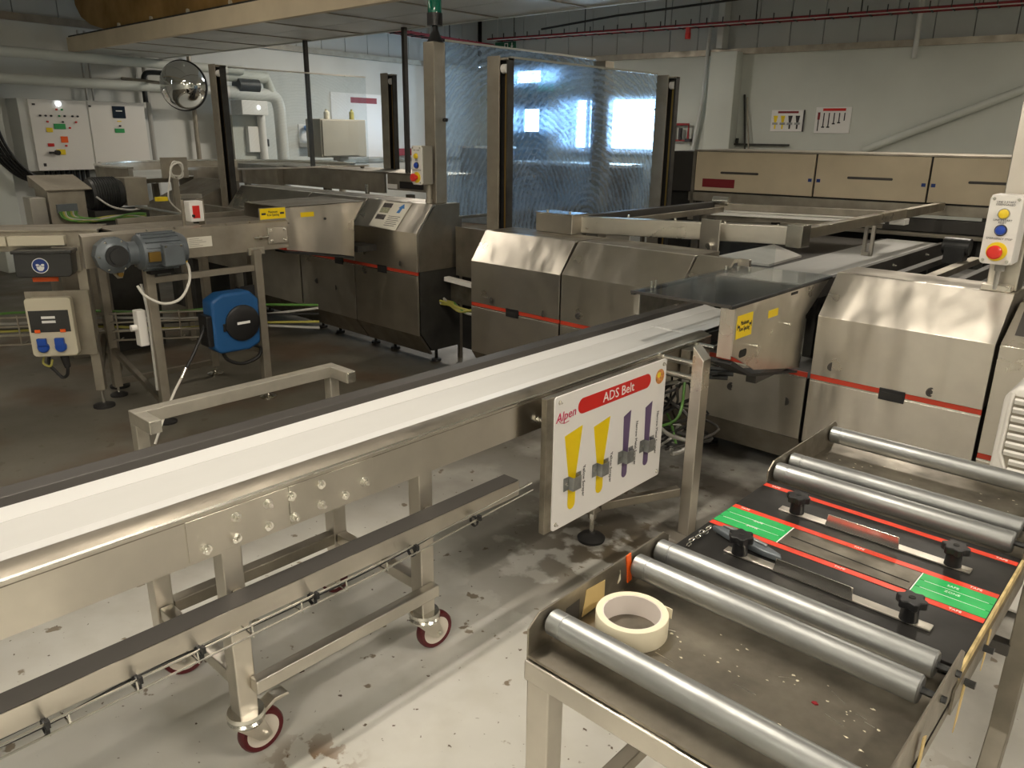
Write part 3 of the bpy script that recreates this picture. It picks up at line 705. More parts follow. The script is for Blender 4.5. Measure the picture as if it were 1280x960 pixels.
# gap between the hoods: cable bundle and steel angle
gp_ = thing('cable_bundle', 'green and yellow cable bundle spanning the gap between two hoods', 'cables', (-3.76, 3.6, .42))
random.seed(9)
for k in range(9):
    pts = [(-4.012 + .101*j, 3.62 + random.uniform(-.03, .03), .47 - .012*j + random.uniform(-.018, .018)) for j in range(6)]
    ob('cable', MB().tube(smooth_path(pts, 4), .009, 6), ['yellow_wire', 'green_wire', 'cable_grey', 'yellow_wire'][k % 4], gp_)
gd = thing('cable_gutter', 'bright steel angle and backing sheet closing the gap between two hoods', 'cable gutter', (-3.76, 3.7, .1))
ob('tray_angle', MB().bar((-4.012, 3.66, .625), (-3.505, 3.66, .60), .05, .03), 'white_plastic', gd, .002)
ob('tray_back', MB().box(-4.012, -3.505, 3.70, 3.71, .45, .60), 'steel_stained', gd)
ob('gap_panel', MB().box(-4.0, -3.69, 3.80, 3.82, .10, .95), 'dark_void', gd)
ob('gap_sheet', MB().box(-4.0, -3.69, 3.74, 3.75, .64, .98), 'steel_dull', gd)

# ================================================================== ROLLER TABLE
tb = thing('roller_table', 'stainless roller table with black tool board between two stained trays', 'table', (-.475, 1.58, 0))
X0, X1 = -.772, -.186
def tray(y0, y1, open_lo, open_hi):
    p = ob('tray', MB().box(X0+.004, X1-.004, y0, y1, .706, .712), 'steel_stained', tb)
    for xa, xb in ((X0, X0+.004), (X1-.004, X1)):
        ob('tray_side', MB().prism([(y0, .69), (y1, .69), (y1, .772), (y1-.02, .786), (y0+.03, .786), (y0, .765)], 'x', xa, xb), 'steel_stained', p, .001)
    return p
tr1 = tray(.885, 1.345, 0, 1); tr2 = tray(1.83, 2.295, 1, 0)
ob('frame_rail', MB().box(X0, X1, .878, .925, .662, .704), 'steel', tb, .004)
ob('frame_rail', MB().box(X0, X1, 2.255, 2.295, .662, .704), 'steel', tb, .004)
ob('frame_rail', MB().box(X0, X0+.04, .925, 2.255, .662, .704), 'steel_dull', tb, .003)
ob('frame_rail', MB().box(X1-.04, X1, .925, 2.255, .662, .704), 'steel_dull', tb, .003)
for x, y in ((X0+.029, .905), (X1-.029, .905), (X0+.029, 2.27)):
    ob('leg', MB().box(x-.026, x+.026, y-.022, y+.022, .02, .665), 'steel', tb, .004)
    ob('leg_foot', MB().box(x-.03, x+.03, y-.026, y+.026, 0, .022), 'black_rubber', tb, .003)
ob('leg', MB().prism([(1.86, .67), (1.93, .67), (1.93, .27), (1.80, .0), (1.70, .0), (1.86, .29)], 'x', X1+.006, X1+.046), 'steel_dull', tb, .003)
ob('leg_strut', MB().bar((X0+.05, 1.87, .50), (X1+.01, 1.87, .50), .03, .03), 'dark_rail', tb, .003)
ob('lower_shelf_rail', MB().bar((X0+.03, .93, .28), (X0+.03, 2.25, .28), .035, .035), 'steel_dull', tb, .003)
def roller(y, zc=.755, r=.0245):
    o = ob('roller', MB().lathe([(r-.003, 0), (r, .003), (r, .030), (r-.0012, .031), (r-.0012, .035), (r, .036), (r, .546), (r-.003, .549)], (X0+.008, y, zc), (1, 0, 0), 32), 'zinc', tb)
    ob('spindle', MB().cyl((X0-.002, y, zc), (X1+.008, y, zc), .006, 6), 'dark_motor', o)
for y in (.945, 1.215, 1.300, 1.872, 1.962, 2.245): roller(y)
# tool board
bd = ob('tool_panel', MB().box(X0+.008, X1-.004, 1.345, 1.835, .728, .740), 'black_board', tb, .001)
ob('panel_edge', MB().box(X1-.004, X1+.001, 1.335, 1.84, .715, .741), 'wood_edge', bd)
ob('panel_support', MB().box(X0+.02, X1-.02, 1.36, 1.82, .704, .728), 'dark_machine', bd)
ob('panel_side', MB().box(X1+.001, X1+.005, 1.30, 1.86, .672, .722), 'steel_stained', bd)
MT = plane_mat((X0+.01, 1.345, .7402), (1, 0, 0), (0, 1, 0))
BW = X1 - .006 - X0 - .01
def strip(name, u0, u1, v0, v1, m, z=.0): return ob(name, flat(MT, rect(u0, u1, v0, v1), .0006, z), m, bd)
strip('red_tape', 0, BW, .448, .466, 'red_tape'); strip('red_tape', 0, BW, .280, .298, 'red_tape'); strip('red_tape', .0, BW, .168, .186, 'red_tape')
for i, (u0, u1) in enumerate(((0, .155), (.435, BW))):
    for k in range(3):
        strip('green_tape', u0, u1, .188 + .031*k, .217 + .031*k, 'green_tape', .0001)
    strip('green_edge', u0 + (.155 if i == 0 else -.002), u0 + (.158 if i == 0 else .0), .188, .279, 'white_ink')
    for k in range(2): strip('chalk_line', u0 + .01, u1 - .008, .2175 + .031*k, .2185 + .031*k, 'white_ink', .0003)
for u, v in ((.03, .457), (.30, .289), (.03, .289), (.30, .177), (.52, .177), (.54, .457), (.53, .289)):
    text('tape_text', 'TAPE', .010, MT @ Matrix.Translation((u, v, .001)), 'white_ink', bd, .0002)
for u, v, s in ((.085, .246, 'SAFE'), (.085, .214, 'ZONE'), (.495, .262, 'SAFE'), (.50, .236, 'ZONE')):
    text('tape_text', s, .0105, MT @ Matrix.Translation((u, v, .0012)), 'white_ink', bd, .0002)
ob('slot_plate', flat(MT, rect(.158, .432, .190, .276), .0012), 'steel_stained', bd)
ob('slot', flat(MT, [(.17, .236), (.425, .222), (.425, .219), (.17, .232)], .0004, .0013), 'dark_void', bd)
def knob(M, x, y, z, parent):
    n = 6; pts = []
    for i in range(48):
        a = 2*PI*i/48; r = .0245 + .0035*math.cos(n*a); pts.append((x + r*math.cos(a), y + r*math.sin(a)))
    k = ob('star_knob', MB().prism(pts, 'z', z+.030, z+.046), 'black_plastic', parent, .003)
    ob('knob_neck', MB().lathe([(.017, 0), (.015, .028), (.016, .031)], (x, y, z), (0, 0, 1), 20), 'black_plastic', k)
    ob('knob_hole', MB().cyl((x, y, z+.0455), (x, y, z+.0468), .006, 14), 'dark_void', k)
def clamp_bar(label, y, xk):
    t = thing('clamp_bar', label, 'clamp bar', (-.465, y, .7405))
    ob('bar', MB().box(-.672, -.256, y-.012, y+.012, .7405, .7445), 'steel', t, .001)
    ob('raised_tab', MB().box(-.555, -.398, y-.012, y-.009, .7445, .770), 'steel', t, .0005)
    ob('tab_fold', MB().prism([(-.558, .7445), (-.552, .772), (-.401, .772), (-.395, .7445)], 'y', y-.0145, y-.012), 'steel_bright', t)
    for x in xk: knob(None, x, y, .7445, t)
clamp_bar('steel clamp bar with two star knobs by the red tape along the back roller pair', 1.697, (-.632, -.292))
clamp_bar('steel clamp bar with two star knobs touching the grey knife handle', 1.425, (-.640, -.297))
# grey knife on a chain
kn = thing('safety_knife', 'grey plastic safety knife on a short chain', 'knife', (-.65, 1.47, .742))
ob('knife_body', MB().prism([(-.735, 1.478), (-.70, 1.502), (-.62, 1.485), (-.565, 1.462), (-.558, 1.450), (-.60, 1.450), (-.69, 1.462)], 'z', .742, .757), 'grey_motor', kn, .004)
ob('knife_ridge', MB().prism([(-.715, 1.486), (-.69, 1.494), (-.60, 1.474), (-.60, 1.466)], 'z', .757, .762), 'zinc', kn, .002)
m = MB()
for k in range(9):
    c = Vector((-.742 + .003*(k % 3), 1.478 - .0125*k, .743 + .004*(k % 2))); d = Vector((.25 if k % 2 else -.1, -1, 0)).normalized(); s = Vector((d.y, -d.x, 0)) if k % 2 else Vector((0, 0, 1))
    pts = [c + d*(.009*math.cos(a)) + s*(.0045*math.sin(a)) + Vector((0, 0, .004)) for a in [2*PI*i/10 for i in range(11)]]
    m.tube(pts, .0013, 5)
ob('chain', m, 'steel_bright', kn)
# masking tape roll
mt = thing('tape_roll', 'cream masking tape roll standing in the stained tray', 'tape roll', (-.672, 1.075, .712))
cx, cy = -.676, 1.072
ob('tape', MB().lathe([(.055, 0), (.067, 0), (.068, .002), (.068, .040), (.067, .042), (.055, .042)], (cx, cy, .7122), (0, 0, 1), 48, True), 'tape_cream', mt)
ob('core', MB().lathe([(.053, .0), (.0552, .0), (.0552, .0415), (.053, .0415)], (cx, cy, .712), (0, 0, 1), 48, True), 'card', mt)
ob('tape_end', MB().box(cx+.035, cx+.052, cy+.055, cy+.0565, .735, .756), 'tape_cream', mt)
tag(ob('orange_tape_scrap', MB().prism([(1.180, .788), (1.195, .790), (1.199, .760), (1.204, .725), (1.190, .722), (1.186, .755)], 'x', X0+.004, X0+.0065), 'orange'), 'bright orange tape scrap stuck inside the tray wall', 'tape scrap')
tag(ob('blue_tape_scrap', MB().box(X0-.006, X0-.0005, .92, .955, .60, .635), 'blue_tape'), 'small blue tape scrap stuck beside the table leg', 'tape scrap')
# torn tape and stains on the tray walls
ob('torn_tape', MB().prism([(1.04, .715), (1.11, .718), (1.11, .765), (1.05, .770)], 'x', X0+.0042, X0+.0052), 'torn_tape', tr1)
ob('torn_tape', MB().prism([(.985, .720), (1.03, .716), (1.03, .760), (.99, .757)], 'x', X0+.0042, X0+.0050), 'dark_rail', tr1)
for (y0, y1, za, zb) in ((.945, .985, .735, .755), (.96, .99, .718, .733), (1.155, 1.165, .735, .765)):
    ob('paint_fleck', MB().prism([(y0, za), (y1, za+.006), (y1-.004, zb), (y0+.008, zb-.004)], 'x', X0+.0042, X0+.0052), 'tape_cream', tr1)
random.seed(21)
m = MB()
for k in range(90):
    x = random.uniform(X0+.03, X1-.03); y = random.choice((random.uniform(.98, 1.18), random.uniform(2.0, 2.22))); r = random.uniform(.0008, .0032); a = random.uniform(0, 3)
    m.prism([(x + r*(1+.8*math.sin(3*i+k))*math.cos(a+i*1.05), y + .6*r*(1+.5*math.cos(2*i+k))*math.sin(a+i*1.05)) for i in range(6)], 'z', .7122, .7128)
o = ob('dried_flecks', m, 'tape_cream', tb); o['kind'] = 'stuff'
random.seed(31)
for k in range(14):
    x = random.uniform(X0+.08, X1-.08); y = random.uniform(.99, 1.17); a = random.uniform(-.5, .7); l = random.uniform(.012, .04)
    ob('scratch', MB().bar((x, y, .7123), (x + l*math.cos(a), y + l*math.sin(a), .7123), .0012, .0006), 'steel_bright', tr1)
tag(ob('red_scrap', MB().prism([(-.349, 1.117), (-.343, 1.115), (-.338, 1.119), (-.343, 1.123), (-.348, 1.121)], 'z', .712, .714), 'dark_red'), 'tiny red plastic scrap lying in the stained tray', 'scrap')
tag(ob('paper_scrap', MB().prism([(-.695, 1.045), (-.672, 1.038), (-.664, 1.050), (-.683, 1.060)], 'z', .712, .719), 'white_board'), 'small white paper scrap lying inside the tape roll', 'scrap')
for y, z0, z1 in ((1.52, .64, .73), (1.36, .60, .70), (1.10, .62, .76)):
    ob('torn_tape', MB().prism([(y, z1), (y+.02, z1-.01), (y+.012, z0+.02), (y-.004, z0)], 'x', X1+.0055, X1+.007), 'torn_tape', tb)
for y in (1.50, 1.37): ob('side_stud', MB().cyl((X1, y, .70), (X1+.022, y, .70), .007, 10), 'dark_motor', tb)

# ------------------------------------------------------------------ white portable cooler
ac = thing('air_cooler', 'white portable air cooler with louvred grille beside the roller table', 'air cooler', (-.22, 3.05, 0))
bx = ob('body', MB().prism([(-.455, .03), (.03, .03), (.03, .80), (-.01, .835), (-.42, .835), (-.455, .79)], 'y', 2.90, 3.25), 'white_plastic', ac, .018)
ob('grille_recess', MB().prism([(-.425, .80), (.0, .80), (.0, .52), (-.395, .52), (-.425, .60)], 'y', 2.894, 2.899), 'grey_box', ac)
for k in range(9): ob('louvre', MB().bar((-.42 + (.02 if k > 6 else 0), 2.888, .785 - .030*k), (.0, 2.888, .785 - .030*k), .012, .018, (0, -.5, 1)), 'white_plastic', ac, .002)
ob('grille_rim', MB().tube([(-.43, 2.892, .81), (-.43, 2.892, .60), (-.40, 2.892, .525), (-.36, 2.892, .512), (.0, 2.892, .512)], .007, 8), 'white_plastic', ac)
for x in (-.40, -.02):
    for y in (2.96, 3.19): ob('castor', MB().cyl((x-.012, y, .018), (x+.012, y, .018), .018, 14), 'black_rubber', ac)

# ------------------------------------------------------------------ floor guard rail behind the conveyor
ur = thing('guard_rail', 'low square tube stainless guard rail with two return stubs', 'guard rail', (-3.15, 1.63, 0))
ob('top_rail', MB().box(-3.185, -3.125, 1.13, 2.12, .445, .50), 'steel_rail', ur, .004)
for y in (1.155, 2.095):
    ob('post', MB().box(-3.183, -3.127, y-.025, y+.025, .012, .445), 'steel_rail', ur, .004)
    st = ob('return_stub', MB().box(-3.125, -2.985, y-.025, y+.025, .445, .50), 'steel_rail', ur, .004)
    ob('end_cap', MB().box(-2.985, -2.979, y-.022, y+.022, .448, .497), 'steel_bright', st, .002)
    ob('base_plate', MB().box(-3.22, -3.09, y-.06, y+.06, 0, .012), 'steel_dull', ur, .002)

# ================================================================== CONTROL BOXES
def button_box(name, label, x0, x1, yf, yb, z0, z1, body, lines):
    t = thing(name, label, 'control box', ((x0+x1)/2, yb, z0))
    w = x1 - x0; h = z1 - z0; cx = (x0+x1)/2
    c = .012
    ob('enclosure', MB().box(x0, x1, yf+.012, yb, z0, z1), body, t, .006)
    fp = ob('face_plate', MB().prism([(x0+c, z0), (x1-c, z0), (x1, z0+c), (x1, z1-c), (x1-c, z1), (x0+c, z1), (x0, z1-c), (x0, z0+c)], 'y', yf, yf+.012), 'white_plastic', t, .002)
    for sx in (x0+.014, x1-.014):
        for sz in (z0+.014, z1-.014): inst('screw', ME_SCREW, fp, (sx, yf, sz), RX_MY)
    for zf, m, r in ((.735, 'button_yellow', .018), (.50, 'button_blue', .018)):
        z = z0 + h*zf; b = ob('push_button', MB().lathe([(r, 0), (r, .010), (r*.8, .016), (r*.3, .018)], (cx, yf, z), (0, -1, 0), 24), m, t)
        ob('bezel', MB().lathe([(r+.001, 0), (r+.004, 0), (r+.003, .006), (r+.001, .006)], (cx, yf, z), (0, -1, 0), 24, True), 'steel_bright' if m != 'button_blue' else 'dark_motor', b)
    z = z0 + h*.19
    e = ob('stop_plate', MB().cyl((cx, yf, z), (cx, yf-.003, z), .036, 28), 'yellow', t)
    ob('stop_button', MB().lathe([(.014, .003), (.014, .022), (.026, .026), (.026, .038), (.020, .043), (.006, .044)], (cx, yf, z), (0, -1, 0), 28), 'button_red', e)
    for zf, s in ((.885, lines[0]), (.625, lines[1]), (.375, lines[2])):
        text('button_text', s, .0105, face_my(cx, yf-.0006, z0+h*zf), 'ink', fp, .0003)
    return t
button_box('button_box', 'white three-button control box on the post beside the bright hood', -.725, -.615, 3.47, 3.60, 1.14, 1.40, 'white_plastic', ('LINE 2 START\nDISENGAGED', 'LINE 2 START\nRESET', 'EMERGENCY STOP'))
bp2 = thing('guard_post', 'square stainless post carrying the white control box', 'post', (-.655, 3.68, 1.02))
ob('post', MB().box(-.715, -.605, 3.63, 3.74, 1.021, 2.1), 'steel', bp2, .004)
ob('box_mount', MB().box(-.70, -.63, 3.60, 3.63, 1.18, 1.36), 'steel', bp2)
ob('gland', MB().cyl((-.665, 3.56, 1.14), (-.665, 3.56, 1.105), .018, 12).cyl((-.668, 3.56, 1.105), (-.672, 3.58, 1.03), .009, 8), 'cable_grey', bp2)
ob('post_bracket', MB().box(-.72, -.615, 3.575, 3.63, 1.021, 1.045), 'steel', bp2, .002)
button_box('button_box', 'grey three-button control box on the tall post with the green beacon', -4.165, -4.065, 3.50, 3.60, 1.265, 1.515, 'grey_box', ('LINE 1 START', 'RESET', 'EMERGENCY STOP'))

# ================================================================== GUARD POSTS AND CLEAR PANELS
mp = thing('guard_post', 'tall square stainless post topped by a green beacon', 'post', (-4.11, 3.67, 1.137))
ob('post', MB().box(-4.165, -4.06, 3.62, 3.72, 1.138, 2.16), 'steel_matt', mp, .004)
ob('cable_conduit', MB().cyl((-4.11, 3.60, 1.265), (-4.11, 3.60, 1.145), .018, 12).cyl((-4.11, 3.60, 1.165), (-4.11, 3.60, 1.139), .026, 12), 'grey_box', mp)
ob('hinge_knob', MB().cyl((-4.06, 3.70, 1.68), (-4.03, 3.70, 1.68), .012, 12), 'black_plastic', mp)
bc = thing('beacon', 'green signal beacon on a black base', 'beacon', (-4.10, 3.67, 2.16))
ob('base', MB().lathe([(.055, 0), (.042, .02), (.022, .07), (.020, .10)], (-4.10, 3.67, 2.16), (0, 0, 1), 24), 'black_plastic', bc)
ob('collar', MB().cyl((-4.10, 3.67, 2.255), (-4.10, 3.67, 2.33), .050, 28), 'black_plastic', bc)
ob('lens', MB().lathe([(.046, 0), (.046, .085), (.038, .10), (.01, .105)], (-4.10, 3.67, 2.33), (0, 0, 1), 28), 'beacon_glass', bc)
def panel_thing(label, x, y0, y1, z0, z1, m='polycarbonate'):
    t = thing('clear_screen', label, 'clear panel', (x, (y0+y1)/2, z0))
    ob('sheet', MB().box(x-.004, x+.004, y0, y1, z0, z1), m, t)
    ob('top_edge', MB().box(x-.008, x+.008, y0, y1, z1, z1+.014), 'steel_bright', t)
    ob('bottom_edge', MB().box(x-.008, x+.008, y0, y1, z0-.02, z0), 'steel_dull', t)
    for y in (y0+.12, y1-.06): ob('panel_support', MB().box(x-.012, x+.012, y-.015, y+.015, 0, z0-.02), 'steel_dull', t)
    return t
panel_thing('smeared clear guard panel fixed to the post with the beacon', -4.075, 3.725, 5.36, 1.04, 2.165)
panel_thing('smeared clear guard panel between the two slotted posts', -3.58, 3.83, 5.50, .96, 2.045)
def slotted_post(label, x0, y, top, bot=0):
    t = thing('slotted_post', label, 'post', (x0+.08, y+.04, bot))
    ob('channel', MB().box(x0, x0+.105, y, y+.012, bot, top).box(x0, x0+.012, y+.012, y+.09, bot, top), 'steel_matt', t, .003)
    ob('slot_back', MB().box(x0+.012, x0+.125, y+.05, y+.07, bot, top-.01), 'dark_void', t)
    ob('slot_side', MB().box(x0+.150, x0+.165, y+.02, y+.07, bot, top-.015), 'dark_machine', t)
    ob('slide_rail', MB().box(x0+.128, x0+.150, y+.03, y+.05, bot, top-.10), 'brass', t)
    ob('cap', MB().box(x0+.100, x0+.165, y+.01, y+.075, top-.025, top-.012), 'steel_matt', t)
    r = ob('pulley', MB().cyl((x0+.112, y+.03, top-.075), (x0+.150, y+.03, top-.075), .028, 20), 'white_plastic', t)
    for z in (.62, .25): ob('knob', MB().cyl((x0-.025, y+.03, top-z), (x0, y+.03, top-z), .010, 10), 'black_plastic', t)
    return t
slotted_post('slotted stainless post rising behind the cable gap', -3.675, 3.72, 2.055)
slotted_post('slotted stainless post in front of the dark red pipework', -3.605, 5.54, 2.045)
slotted_post('slotted stainless post standing beside the round convex mirror', -6.75, 3.45, 2.13)
slotted_post('slotted stainless post in front of the white wall poster', -6.385, 5.0, 2.135, 1.251)
t = thing('guard_post', 'square steel post seen through the smeared panels in front of the window', 'post', (-4.05, 5.42, 0))
ob('post', MB().box(-4.11, -3.99, 5.38, 5.50, 0, 2.16), 'steel_matt', t, .004)
t = thing('clear_screen', 'clean clear panel between the mirror post and the poster post', 'clear panel', (-6.5, 4.2, 1.1))
ob('sheet', MB().box(-6.60, -6.592, 3.55, 4.98, 1.28, 2.10), 'polycarbonate_clean', t)
ob('top_edge', MB().box(-6.604, -6.588, 3.55, 4.98, 2.10, 2.112), 'steel', t)
ob('bottom_edge', MB().box(-6.604, -6.588, 3.55, 4.98, 1.265, 1.28), 'steel', t)
for y, zb in ((3.6, 1.16), (4.9, 1.251)): ob('panel_support', MB().box(-6.61, -6.585, y-.015, y+.015, zb, 1.265), 'steel_dull', t)

# ================================================================== FEED CONVEYOR ON THE LEFT (straight section)
FX = -4.28
fc = thing('feed_conveyor', 'stainless feed conveyor frame carrying the grey gear motor', 'conveyor', (-4.6, 2.1, 0))
ob('side_beam', MB().prism([(FX, .913), (FX, 1.075), (FX-.03, 1.088), (FX-.034, 1.088), (FX-.034, .913)], 'y', 1.42, 2.60), 'steel_matt', fc, .002)
ob('side_beam', MB().box(-4.96, -4.93, 1.85, 2.66, .913, 1.085), 'steel_dull', fc)
ob('belt', MB().box(-4.91, -4.36, 1.70, 2.66, 1.045, 1.055), 'steel_dull', fc)
ob('bed', MB().box(-4.92, -4.33, 1.72, 2.58, .96, 1.04), 'dark_machine', fc)
for x in (-4.262, -4.95):
    for y in (1.72, 2.36):
        ob('leg', MB().box(x-.024, x+.024, y-.024, y+.024, .06, .925), 'steel_matt', fc, .003)
        f = ob('foot_pad', MB().lathe([(.050, 0), (.052, .010), (.03, .02), (.012, .024)], (x, y, 0), (0, 0, 1), 20), 'steel_bright' if y > 2 else 'black_rubber', fc)
        ob('foot_spindle', MB().cyl((x, y, .02), (x, y, .07), .008, 8), 'steel_bright', f)
ob('stretcher', MB().bar((-4.262, 1.745, .82), (-4.262, 2.335, .82), .03, .035), 'steel_matt', fc, .002)
ob('stretcher', MB().bar((-4.95, 1.745, .09), (-4.95, 2.335, .09), .03, .035), 'steel_dull', fc, .002)
for y in (1.72, 2.36): ob('cross_brace', MB().bar((-4.925, y, .30), (-4.285, y, .12 if y < 2 else .30), .03, .03), 'steel_dull', fc)
lab = ob('rating_plate', MB().box(FX, FX+.001, 1.962, 2.105, .968, 1.026), 'paper', fc)
for k in range(5): ob('plate_text', MB().box(FX+.001, FX+.0014, 1.972, 2.03 + .02*(k % 3), 1.015 - .010*k, 1.018 - .010*k), 'grey_box', lab)
cl = ob('end_clamp', MB().box(FX, FX+.012, 2.455, 2.585, .948, 1.045), 'steel_h', fc, .003)
for y in (2.475, 2.565):
    for z in (.965, 1.03): inst('bolt', ME_BOLT, cl, (FX+.012, y, z), RX_PX, (.7, .7, .7))
ob('tension_screw', MB().cyl((FX+.012, 2.36, .992), (FX+.012, 2.455, .992), .008, 10).cyl((FX+.012, 2.39, .992), (FX+.012, 2.41, .992), .014, 6), 'steel_bright', fc)
ob('leg_bracket', MB().box(FX, FX+.010, 2.32, 2.425, .893, .936), 'steel_h', fc, .002)
for y in (1.75, 1.90, 2.05, 2.2, 2.35): inst('screw', ME_SCREW, fc, (FX-.006, y, 1.081), (0, .4, 0))

# gear motor
gm = thing('gear_motor', 'grey gear motor with cylindrical housing on the feed conveyor side', 'motor', (-4.18, 1.7, .9))
MX = -4.19
hs = ob('motor_housing', MB().lathe([(.070, .0), (.090, .012), (.094, .03), (.094, .20), (.090, .225), (.078, .250), (.03, .262)], (MX, 1.640, .985), (0, 1, 0), 28), 'grey_motor', gm)
m = MB()
for k in range(20):
    a = 2*PI*k/20
    m.bar((MX + .096*math.cos(a), 1.665, .985 + .096*math.sin(a)), (MX + .096*math.cos(a), 1.845, .985 + .096*math.sin(a)), .005, .010, (math.cos(a), 0, math.sin(a)))
ob('cooling_fins', m, 'grey_motor', hs)
tbx = ob('terminal_box', MB().box(MX+.06, MX+.128, 1.735, 1.845, .915, 1.03), 'grey_motor', gm, .008)
for y in (1.745, 1.825): inst('screw', ME_SCREW, tbx, (MX+.128, y, 1.02), RX_PX)
ob('name_plate', MB().box(MX+.09, MX+.105, 1.665, 1.725, .945, .995), 'brass', gm)
gb = ob('gearbox', MB().lathe([(.03, -.045), (.086, -.04), (.094, -.01), (.094, .035), (.075, .05), (.062, .062), (.04, .066)], (MX-.01, 1.525, .985), (1, 0, 0), 10), 'grey_motor', gm)
ob('gearbox_boss', MB().cyl((MX+.05, 1.525, .985), (MX+.076, 1.525, .985), .040, 24).cyl((MX+.05, 1.525, .985), (MX+.066, 1.525, .985), .056, 24), 'dark_motor', gb)
ob('coupling', MB().cyl((MX-.005, 1.590, .985), (MX-.005, 1.645, .985), .060, 20), 'grey_motor', gm)
for a in range(6): inst('bolt', ME_BOLT, gb, (MX+.032, 1.525+.078*math.cos(a*PI/3), .985+.078*math.sin(a*PI/3)), RX_PX, (.5, .5, .6))
ob('torque_arm', MB().prism([(1.50, .91), (1.575, .905), (1.56, .862), (1.535, .862)], 'x', MX-.01, MX), 'steel_matt', gm, .003)
ob('torque_bolt', MB().cyl((MX, 1.547, .885), (MX+.015, 1.547, .885), .014, 14), 'brass', gm)
ob('motor_bracket', MB().box(FX, MX-.02, 1.66, 1.70, .90, .96).box(FX, MX-.02, 1.51, 1.55, .93, .99), 'steel_matt', gm)
fx = ob('flexible_conduit', MB().tube(smooth_path([(MX+.04, 1.875, .93), (MX+.04, 1.895, .88), (MX+.04, 1.885, .80), (MX+.04, 1.825, .72), (MX+.02, 1.74, .705), (MX, 1.66, .755), (MX-.02, 1.635, .81)], 6), .0075, 10), 'cable_white', gm)
ob('gland', MB().cyl((MX+.04, 1.84, .945), (MX+.04, 1.885, .925), .015, 12), 'yellow', fx)
ob('fan_cover', MB().box(FX+.04, FX+.10, 1.70, 1.83, .862, .895), 'dark_void', gm, .003)

# hose reel
hr = thing('hose_reel', 'blue plastic hose reel with black round hub', 'hose reel', (-4.2, 2.13, .37))
RXc = -4.155
body = ob('case', MB().prism([(1.985, .405), (2.02, .37), (2.20, .365), (2.275, .395), (2.285, .66), (2.23, .715), (2.06, .715), (1.99, .68)], 'x', RXc-.10, RXc+.02), 'blue_reel', hr, .02)
ob('hub', MB().lathe([(.105, 0), (.105, .012), (.095, .018), (.02, .018)], (RXc+.02, 2.165, .535), (1, 0, 0), 32), 'black_plastic', hr)
ob('hub_arm', MB().box(RXc+.02, RXc+.028, 2.045, 2.10, .50, .545), 'black_plastic', hr, .006)
ob('hub_lettering', MB().box(RXc+.038, RXc+.0392, 2.125, 2.205, .53, .545), 'white_ink', hr)
ob('rear_bracket', MB().box(-4.262, RXc-.102, 2.24, 2.33, .42, .72), 'black_plastic', hr, .006)
ob('outlet_guide', MB().box(RXc-.09, RXc+.01, 1.955, 1.992, .42, .60), 'black_plastic', hr, .008)
ob('hose', MB().tube(smooth_path([(RXc-.04, 1.965, .55), (-4.155, 1.925, .50), (-4.13, 1.85, .40), (-4.10, 1.785, .335)], 6), .009, 8), 'cable_black', hr)
ob('hose_tip', MB().tube([(-4.10, 1.785, .335), (-4.07, 1.70, .24), (-4.02, 1.60, .12), (-3.97, 1.52, .01)], .007, 8), 'cable_white', hr)
ob('hose_coupling', MB().cyl((-4.103, 1.792, .345), (-4.088, 1.755, .300), .012, 12), 'steel_bright', hr)
ob('hose_loop', MB().tube(smooth_path([(RXc-.05, 2.06, .375), (RXc-.05, 2.09, .31), (RXc-.05, 2.18, .27), (RXc-.05, 2.28, .29), (RXc-.05, 2.30, .35), (RXc-.05, 2.20, .385)], 6), .011, 8), 'cable_black', hr)
jb = thing('junction_box', 'small white junction box strapped to the conveyor leg', 'junction box', (-4.33, 1.68, .45))
ob('case', MB().box(-4.36, -4.30, 1.645, 1.695, .455, .655), 'white_plastic', jb, .005)
ob('gland', MB().cyl((-4.33, 1.645, .56), (-4.33, 1.615, .56), .018, 12), 'white_plastic', jb)
ob('cable', MB().tube(smooth_path([(-4.30, 1.69, .80), (-4.27, 1.692, .65), (-4.272, 1.692, .45), (-4.275, 1.69, .20)], 5), .008, 8), 'cable_grey', jb)
sn = thing('sensor_box', 'white sensor box with red sticker on the feed conveyor rail', 'sensor', (-4.4, 2.08, 1.075))
ob('case', MB().box(-4.43, -4.36, 2.035, 2.115, 1.10, 1.215), 'white_plastic', sn, .006)
ob('sticker', MB().box(-4.36, -4.358, 2.05, 2.09, 1.12, 1.19), 'red', sn)
ob('plug', MB().cyl((-4.395, 2.08, 1.10), (-4.395, 2.08, 1.0885), .016, 12).cyl((-4.37, 2.05, 1.135), (-4.35, 2.05, 1.135), .008, 8), 'black_plastic', sn)
ob('bracket', MB().box(-4.44, -4.43, 2.02, 2.035, 1.055, 1.22).box(-4.44, -4.36, 2.115, 2.12, 1.055, 1.22), 'steel_matt', sn)

# square hood at the end of the feed conveyor
qh = thing('infeed_hood', 'square stainless infeed hood with yellow labels at the feed conveyor end', 'machine cover', (-4.6, 2.95, .85))
QX = -4.45
q = ob('side_plate', MB().prism([(2.685, .873), (2.69, 1.14), (3.305, 1.148), (3.215, 1.025), (3.203, .780)], 'x', QX-.006, QX), 'steel', qh, .001)
ob('top_plate', MB().prism([(2.69, 1.140), (3.305, 1.148), (3.305, 1.143), (2.69, 1.135)], 'x', -4.95, QX), 'steel_dull', qh)
ob('far_plate', MB().prism([(2.685, .873), (2.69, 1.14), (3.305, 1.148), (3.30, .80)], 'x', -4.956, -4.95), 'steel_dull', qh)
ob('support_bar', MB().box(-4.95, QX-.006, 3.24, 3.398, .80, .84), 'dark_machine', qh)
ob('bottom_seal', MB().prism([(2.67, .865), (3.203, .775), (3.203, .762), (2.67, .853)], 'x', QX-.12, QX-.004), 'black_rubber', qh)
